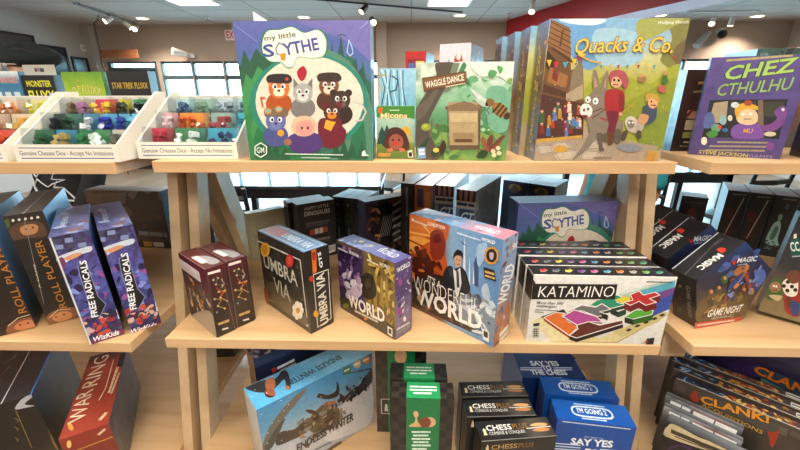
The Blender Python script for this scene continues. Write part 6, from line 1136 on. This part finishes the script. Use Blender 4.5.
# lower shelf, right unit
c = crop(640, 345, 429/100); c5 = crop(720, 350, 4.5)
def clank(k, b):
    f = b.face('F')
    f.mix([(0, '#3a3630'), (.5, '#443c34'), (1, '#574a40')], noise=.4, seed=7, n=24, pal='#2c2c2a', pm=.5)
    if k == 0:
        for i in range(14): f.P([(.02+i*.07, .86+.03*(i % 2)), (.08+i*.07, .86+.03*(i % 2)), (.08+i*.07, .95), (.02+i*.07, .95)], ['#5f554c', '#4f4840', '#6a6056'][i % 3], f=True)
        f.P([c(215, 215), c(240, 195), c(258, 225), c(244, 245), c(224, 240)], '#a33c24', sm=True); f.P([c5(215, 345), c5(260, 335), c5(262, 380), c5(235, 440), c5(222, 400)], '#a33c24', sm=True)
        f.P([c(268, 205), c(430, 280), (778, 424), (770, 432), c(420, 305), c(262, 235)], '#54504a', sm=True)
        f.T('CLANK!', c(262, 246), (768.5, 423), 7, '#dd9a34', .07, out='#3a2c1c', ob=.06); f.T('ACQUISITIONS', c(262, 262), (762, 434), 3.4, '#c9a24a', .02); f.blobs(4, ['#5f8a8c', '#c9a24a', '#6a8a4a', '#8a4a3a'], 12, (.55, .3, .85, .55), (.02, .05))
    t = b.face('T'); t.mix([(0, '#22304a'), (.3, '#3a3a44'), (1, '#5a4a40')], axis='u', noise=.5, n=20); t.blobs(5+k, ['#7ab4e8', '#2c4a7a', '#a8d0f0'], 14, (0, 0, .3, 1), (.004, .02), 3); t.blobs(15+k, ['#c9964a', '#d8b06a', '#a34a3a', '#7a5a3a'], 40, (.28, .15, .66, .85), (.006, .02)); t.rect(.7, .2, .8, .8, '#d4d2cc'); t.lines((.71, .5), (.79, .5), .02, '#5a5a5a', 2, f=True); t.L([(0, .02), (1, .02)], .012, '#c9c4b8', f=True)
    b.face('L').mix([(0, '#1c1a1c'), (1, '#2c2a2e')], noise=.2); b.face('R').fill('#2c2622')
    b.build('board_game', ['stone-fronted game box with orange lettering, frontmost of four at right', 'second of four thin stone-grey game boxes at lower right', 'third of four thin stone-grey game boxes at lower right', 'rearmost of four thin stone-grey game boxes at lower right'][k], 'board game', 'orange lettered games at lower right', base='#221f20')
u = Vector((math.cos(R(-43)), math.sin(R(-43)))); nrm = Vector((-u.y, u.x)); P0 = Vector((.664, .786))
for k, (o_, h) in enumerate([(0, .2093), (.036, .211), (.066, .213), (.097, .2155)]):
    p = P0+nrm*o_+u*(.16-.3*o_); clank(k, Carton(p.x, p.y, ZL, .32, .0248, h, -43))
b = Carton(*(P0+nrm*.17+u*.22), ZL, .40, .1, .262, -43); f = b.face('F'); f.mix([(0, '#241c38'), (1, '#2c2248')], noise=.4, seed=3, n=20, pal='#43305c', pm=.6); f.P([c5(40, 60), c5(130, 40), c5(200, 90), c5(160, 120), c5(60, 110)], '#3f2a5c', sm=True); f.P([c5(150, 70), c5(360, 150), c5(360, 210), c5(200, 140)], '#3a4a58', sm=True); f.T('CLANK!', c5(150, 98), c5(470, 245), 8, '#c9762c', .07, out='#2a2420', ob=.06); f.lines(c5(190, 135), c5(350, 215), 3, '#5a8a84', 3); f.P([c5(230, 0), c5(360, 50), c5(360, 75), c5(300, 40)], '#3f5fa8'); f.lines(c5(250, 15), c5(360, 62), 2, '#a8744a', 5)
b.face('T').fill('#3a3a6a'); b.face('L').mix([(0, '#161624'), (1, '#26263a')]); b.build('board_game', 'big dark purple game box with orange lettering at lower right', 'board game', base='#1c1630')
def thin_pack(b, label, art, name='booster_pack', base='#8a8c90'):
    art(b.face('F')); b.face('T').mix([(0, '#4a4c50'), (1, '#7c7f84')], noise=.4); b.face('L').fill('#3a3a3e'); b.face('R').fill('#55565a')
    b.build(name, label, 'card pack' if name == 'booster_pack' else 'board game', 'silver packs leaning on the stone-fronted game' if name == 'booster_pack' else None, base=base)
def silver(seed):
    def f(fa): fa.mix([(0, '#2c2d30'), (.7, '#3c3d41'), (.93, '#77797d'), (1, '#a9abad')], noise=.3, seed=seed, n=16); fa.lines((.1, .91), (.34, .91), .06, '#f0f0f0', 3, f=True); fa.lines((.42, .9), (.92, .9), .075, '#f4f2ee', 5, f=True); fa.L([(.4, .955), (.84, .955)], .012, '#b83a34', f=True)
    return f
P1 = P0-nrm*.021-u*.004
p = P1+u*.07; thin_pack(Carton(p.x, p.y, ZL, .148, .012, .1675, -43), 'thin silver pack with white lettering, behind its twin', silver(2))
p = P0-nrm*.0415+u*.07; thin_pack(Carton(p.x, p.y, ZL, .148, .012, .150, -43), 'thin silver pack with white lettering, nearer the front', silver(3))
def dnd(fa):
    fa.mix([(0, '#17151a'), (.7, '#1f1c22'), (1, '#2c2834')], noise=.2, n=12); fa.P([c(118, 350), c(150, 340), c(250, 395), c(330, 420), c(400, 470), c(380, 480), c(110, 392)], '#cdbf9c', sm=True); fa.T('DUNGEONS & DRAGONS', c(164, 338), c(376, 438), 2.6, '#a8322c', .03); fa.lines(c(140, 372), c(250, 418), 4.6, '#4a4234', 2); fa.lines(c(262, 424), c(372, 466), 4.6, '#4a4234', 4); fa.lines(c(150, 392), c(330, 462), 1.4, '#6a5c44', 6); fa.E(*c(170, 452), 12, 6, '#4a2c5a'); fa.E(*c(170, 456), 9, 4.4, '#1f1c22')
p = P0-nrm*.077+u*.0105+u*.085; thin_pack(Carton(p.x, p.y, ZL, .17, .03, .138, -43), 'black fantasy game box with a torn cream title banner at lower right', dnd, 'board_game', '#17151a')
b = Carton(.72, 1.04, ZL, .05, .15, .22, -10); b.face('F').fill('#1c1a1c'); b.face('F').lines((.5, .5), (.5, .95), .2, '#6a4a34', 3, f=True); b.face('L').fill('#2c2a2c'); b.build('board_game', 'narrow dark box upright behind the thin stone-grey games', 'board game', base='#1c1a1c')
# ================================================================== people behind the shelves
from mathutils.bvhtree import BVHTree
SKINM = mat('skin_light', '#c89a80', .5, spec=.4)
def person(loc, rz, label, lean, skin, shirt, long_sleeves, trousers, hair, arms):
    """one continuous skinned body facing -y; joints as a connected skeleton"""
    J = {'pel': ((0, 0, .95), .15, .11), 'sp': ((lean*.3, 0, 1.1), .14, .10), 'ch': ((lean*.6, 0, 1.28), .165, .11), 'nb': ((lean*.8, .01, 1.42), .085, .07), 'nk': ((lean*.9, .0, 1.49), .052, .055), 'hd': ((lean, -.02, 1.58), .068, .085), 'hm': ((lean, -.015, 1.66), .076, .095), 'ht': ((lean, -.005, 1.715), .06, .07)}
    E_ = [('pel', 'sp'), ('sp', 'ch'), ('ch', 'nb'), ('nb', 'nk'), ('nk', 'hd'), ('hd', 'hm'), ('hm', 'ht')]
    for s, t in ((-1, 'l'), (1, 'r')):
        el, wr, ha = arms[t]; J['sh'+t] = ((lean*.6+s*.17, 0, 1.385), .062, .06); J['el'+t] = (el, .043, .043); J['wr'+t] = (wr, .029, .026); J['ha'+t] = (ha, .036, .018)
        J['hp'+t] = ((s*.09, 0, .88), .095, .095); J['kn'+t] = ((s*.1, -.01, .49), .056, .06); J['an'+t] = ((s*.1, .02, .09), .04, .042); J['to'+t] = ((s*.12, -.14, .035), .04, .03)
        E_ += [('ch', 'sh'+t), ('sh'+t, 'el'+t), ('el'+t, 'wr'+t), ('wr'+t, 'ha'+t), ('pel', 'hp'+t), ('hp'+t, 'kn'+t), ('kn'+t, 'an'+t), ('an'+t, 'to'+t)]
    ks = list(J); me = bpy.data.meshes.new('skeleton'); me.from_pydata([J[k][0] for k in ks], [(ks.index(a), ks.index(b)) for a, b in E_], []); me.update()
    tmp = bpy.data.objects.new('skeleton', me); COL.objects.link(tmp)
    sk = tmp.modifiers.new('skin', 'SKIN'); sk.use_smooth_shade = True; sd = tmp.modifiers.new('sub', 'SUBSURF'); sd.levels = sd.render_levels = 2
    for i, k in enumerate(ks): me.skin_vertices[0].data[i].radius = J[k][1:]; me.skin_vertices[0].data[i].use_root = (i == 0)
    bpy.context.view_layer.update(); dg = bpy.context.evaluated_depsgraph_get(); em = bpy.data.meshes.new_from_object(tmp.evaluated_get(dg)); bpy.data.objects.remove(tmp)
    V = [v.co.copy() for v in em.vertices]; N = [v.normal.copy() for v in em.vertices]; F = [tuple(p.vertices) for p in em.polygons]
    o = empty('person', loc, rz, label=label, cat='person')
    body = MB(); body.add(V, F, 0)
    hc = Vector((lean, -.02, 1.62))
    for s in (-1, 1):
        body.ball(hc+Vector((s*.032, -.078, .022)), (.013, .01, .009), 10, 6, 1); body.ball(hc+Vector((s*.032, -.086, .022)), (.006, .004, .006), 8, 6, 2); body.ball(hc+Vector((s*.078, .02, .01)), (.012, .022, .034), 8, 6, 0)
    body.tube([hc+Vector((0, -.08, .03)), hc+Vector((0, -.105, -.012)), hc+Vector((0, -.085, -.02))], [.008, .014, .01], 8, 0); body.tube([hc+Vector((-.024, -.083, -.048)), hc+Vector((0, -.092, -.046)), hc+Vector((.024, -.083, -.048))], [.003, .006, .003], 6, 3)
    for t, s in (('l', -1), ('r', 1)):
        wr, ha = Vector(arms[t][1]), Vector(arms[t][2]); d = (ha-wr).normalized(); side = d.cross(Vector((s, 0, 0))).normalized()
        for i, L in enumerate((.062, .072, .068, .054)):
            b0 = ha+side*(.021*(1.5-i))-d*.015; body.tube([b0, b0+d*.04, b0+d*(.04+L*.45)+Vector((-s*.006, 0, 0)), b0+d*(.04+L*.85)+Vector((-s*.02, 0, 0))], [.0095, .009, .008, .006], 8, 0)
        b0 = wr+side*.028+d*.03; body.tube([b0, b0+side*.02+d*.03, b0+side*.024+d*.062], [.012, .011, .008], 8, 0)
    b = body.build('body', [mat('skin_'+skin, skin, .5), mat('eye_white', '#e8e4de', .3), mat('eye_dark', '#241a16', .2), mat('lips', '#a8685c', .5)], o, smooth=True)
    def shell(name, keep, off, m):
        fs = [f for f in F if all(keep(V[i]) for i in f)]; us = sorted({i for f in fs for i in f}); ix = {i: k for k, i in enumerate(us)}
        q = MB(); q.add([V[i]+N[i]*off for i in us], [tuple(ix[i] for i in f) for f in fs]); w = link(name, q.mesh(name), o, m, True)
        so = w.modifiers.new('thick', 'SOLIDIFY'); so.thickness = .004; return w, q
    def in_arm(p): return abs(p.x-lean*.5) > .185 or (abs(p.x-lean*.5) > .15 and p.z < 1.2)
    cut = 0 if long_sleeves else 1.13
    tee, q = shell('shirt', lambda p: (.86 < p.z < 1.45 and not in_arm(p)) or (in_arm(p) and p.z > max(cut, .9 if abs(p.x) > .2 else .95) and p.z < 1.45), .012, shirt)
    shell('trousers', lambda p: .1 < p.z < .93 and abs(p.x) < .21 and p.y > -.2 and not (abs(p.x) > .17 and p.z > .6), .01, trousers)
    for s in (-1, 1): MB().ball((s*.12, -.09, .045), (.05, .13, .045), 12, 8).build('shoe', BLACK, o, smooth=True)
    if hair: shell('hair', lambda p: p.z > 1.53 and (p.y > hc.y+.0 or p.z > 1.69), .014, hair)
    return o, q, hc
BLK = mat('black_cotton', '#141416', .9); TEAL = mat('teal_cotton', '#1b8a94', .85)
o, q, hc = person((-1.83, 1.97, FLOOR), R(-28), 'person in a dark slouchy hat and black printed top at the left', -.14, '#c9a08a', BLK, True, mat('grey_denim', '#3a3e46', .9), mat('dark_hair', '#2a211d', .7),
    {'l': ((-.27, .02, 1.12), (-.25, -.12, .9), (-.23, -.19, .84)), 'r': ((.22, .03, 1.12), (.22, -.1, .9), (.2, -.17, .84))})
bt = BVHTree.FromPolygons(q.v, q.f)
def on_shirt(x, z):
    h = bt.ray_cast(Vector((x, -1, z)), Vector((0, 1, 0))); return (h[0]+Vector((0, -.008, 0))) if h[0] else Vector((x, -.12, z))
pr = MB()
for pl in ([(-.16, 1.15), (-.05, 1.06), (.0, 1.1), (.05, 1.06), (.16, 1.15)], [(-.16, 1.1), (0, 1.0), (.16, 1.1)], [(-.03, 1.14), (0, 1.11), (.03, 1.14)]):
    pts = []
    for a, b2 in zip(pl[:-1], pl[1:]): pts += [on_shirt(a[0]+(b2[0]-a[0])*k/6, a[1]+(b2[1]-a[1])*k/6) for k in range(6)]
    pr.tube(pts+[on_shirt(*pl[-1])], .003, 5)
for cx in (-.095, .095):
    for pl in ([(-.04, -.04), (0, .03), (.04, -.04)], [(-.025, -.035), (0, .0), (.025, -.035)], [(0, .03), (.012, .045)], [(-.04, -.04), (-.02, -.03)], [(.04, -.04), (.02, -.03)]): pr.tube([on_shirt(cx+a, 1.02+c_) for a, c_ in pl], .005, 5)
pr.build('shirt_print', mat('white_ink', '#d8dadd', .8), o)
hat = MB(); hv = []
rings = [(-.018, .098), (.0, .112), (.014, .122), (.038, .120), (.058, .096), (.066, .05)]
n = 24
for i, (z, r) in enumerate(rings): hv += [(hc.x+r*math.cos(2*math.pi*k/n)*1.02+.02*(i/5), hc.y+.025+r*1.05*math.sin(2*math.pi*k/n)+.03*(i/5), hc.z+.045+z-.016*(1+i/5)*math.cos(2*math.pi*k/n)*1.0) for k in range(n)]
hat.add(hv, [(i*n+k, i*n+(k+1) % n, (i+1)*n+(k+1) % n, (i+1)*n+k) for i in range(len(rings)-1) for k in range(n)]+[tuple((len(rings)-1)*n+k for k in range(n))])
hat.build('slouchy_hat', mat('dark_green_wool', '#141d1a', .95), o, smooth=True)
gl = MB()
for s in (-1, 1): gl.tube([hc+Vector((s*.034+.027*math.cos(t), -.1, .018+.021*math.sin(t))) for t in [i*math.pi/8 for i in range(17)]], .0028, 6)
for s in (-1, 1): gl.tube([hc+Vector((s*.061, -.1, .024)), hc+Vector((s*.088, -.02, .026)), hc+Vector((s*.088, .03, .02))], .0028, 6)
gl.tube([hc+Vector((-.008, -.1, .022)), hc+Vector((0, -.103, .026)), hc+Vector((.008, -.1, .022))], .0026, 6)
gl.build('glasses', mat('clear_pink_frame', '#c9b4b4', .25), o)
person((.97, 1.78, FLOOR), R(-88), 'person in a teal T-shirt mostly hidden behind the donkey games', 0, '#b98468', TEAL, False, mat('dark_denim', '#26303f', .9), mat('brown_hair', '#3a2a20', .7),
    {'l': ((-.215, .0, 1.1), (-.215, -.06, .86), (-.21, -.08, .78)), 'r': ((.23, .02, 1.11), (.22, -.12, .9), (.2, -.19, .84))})
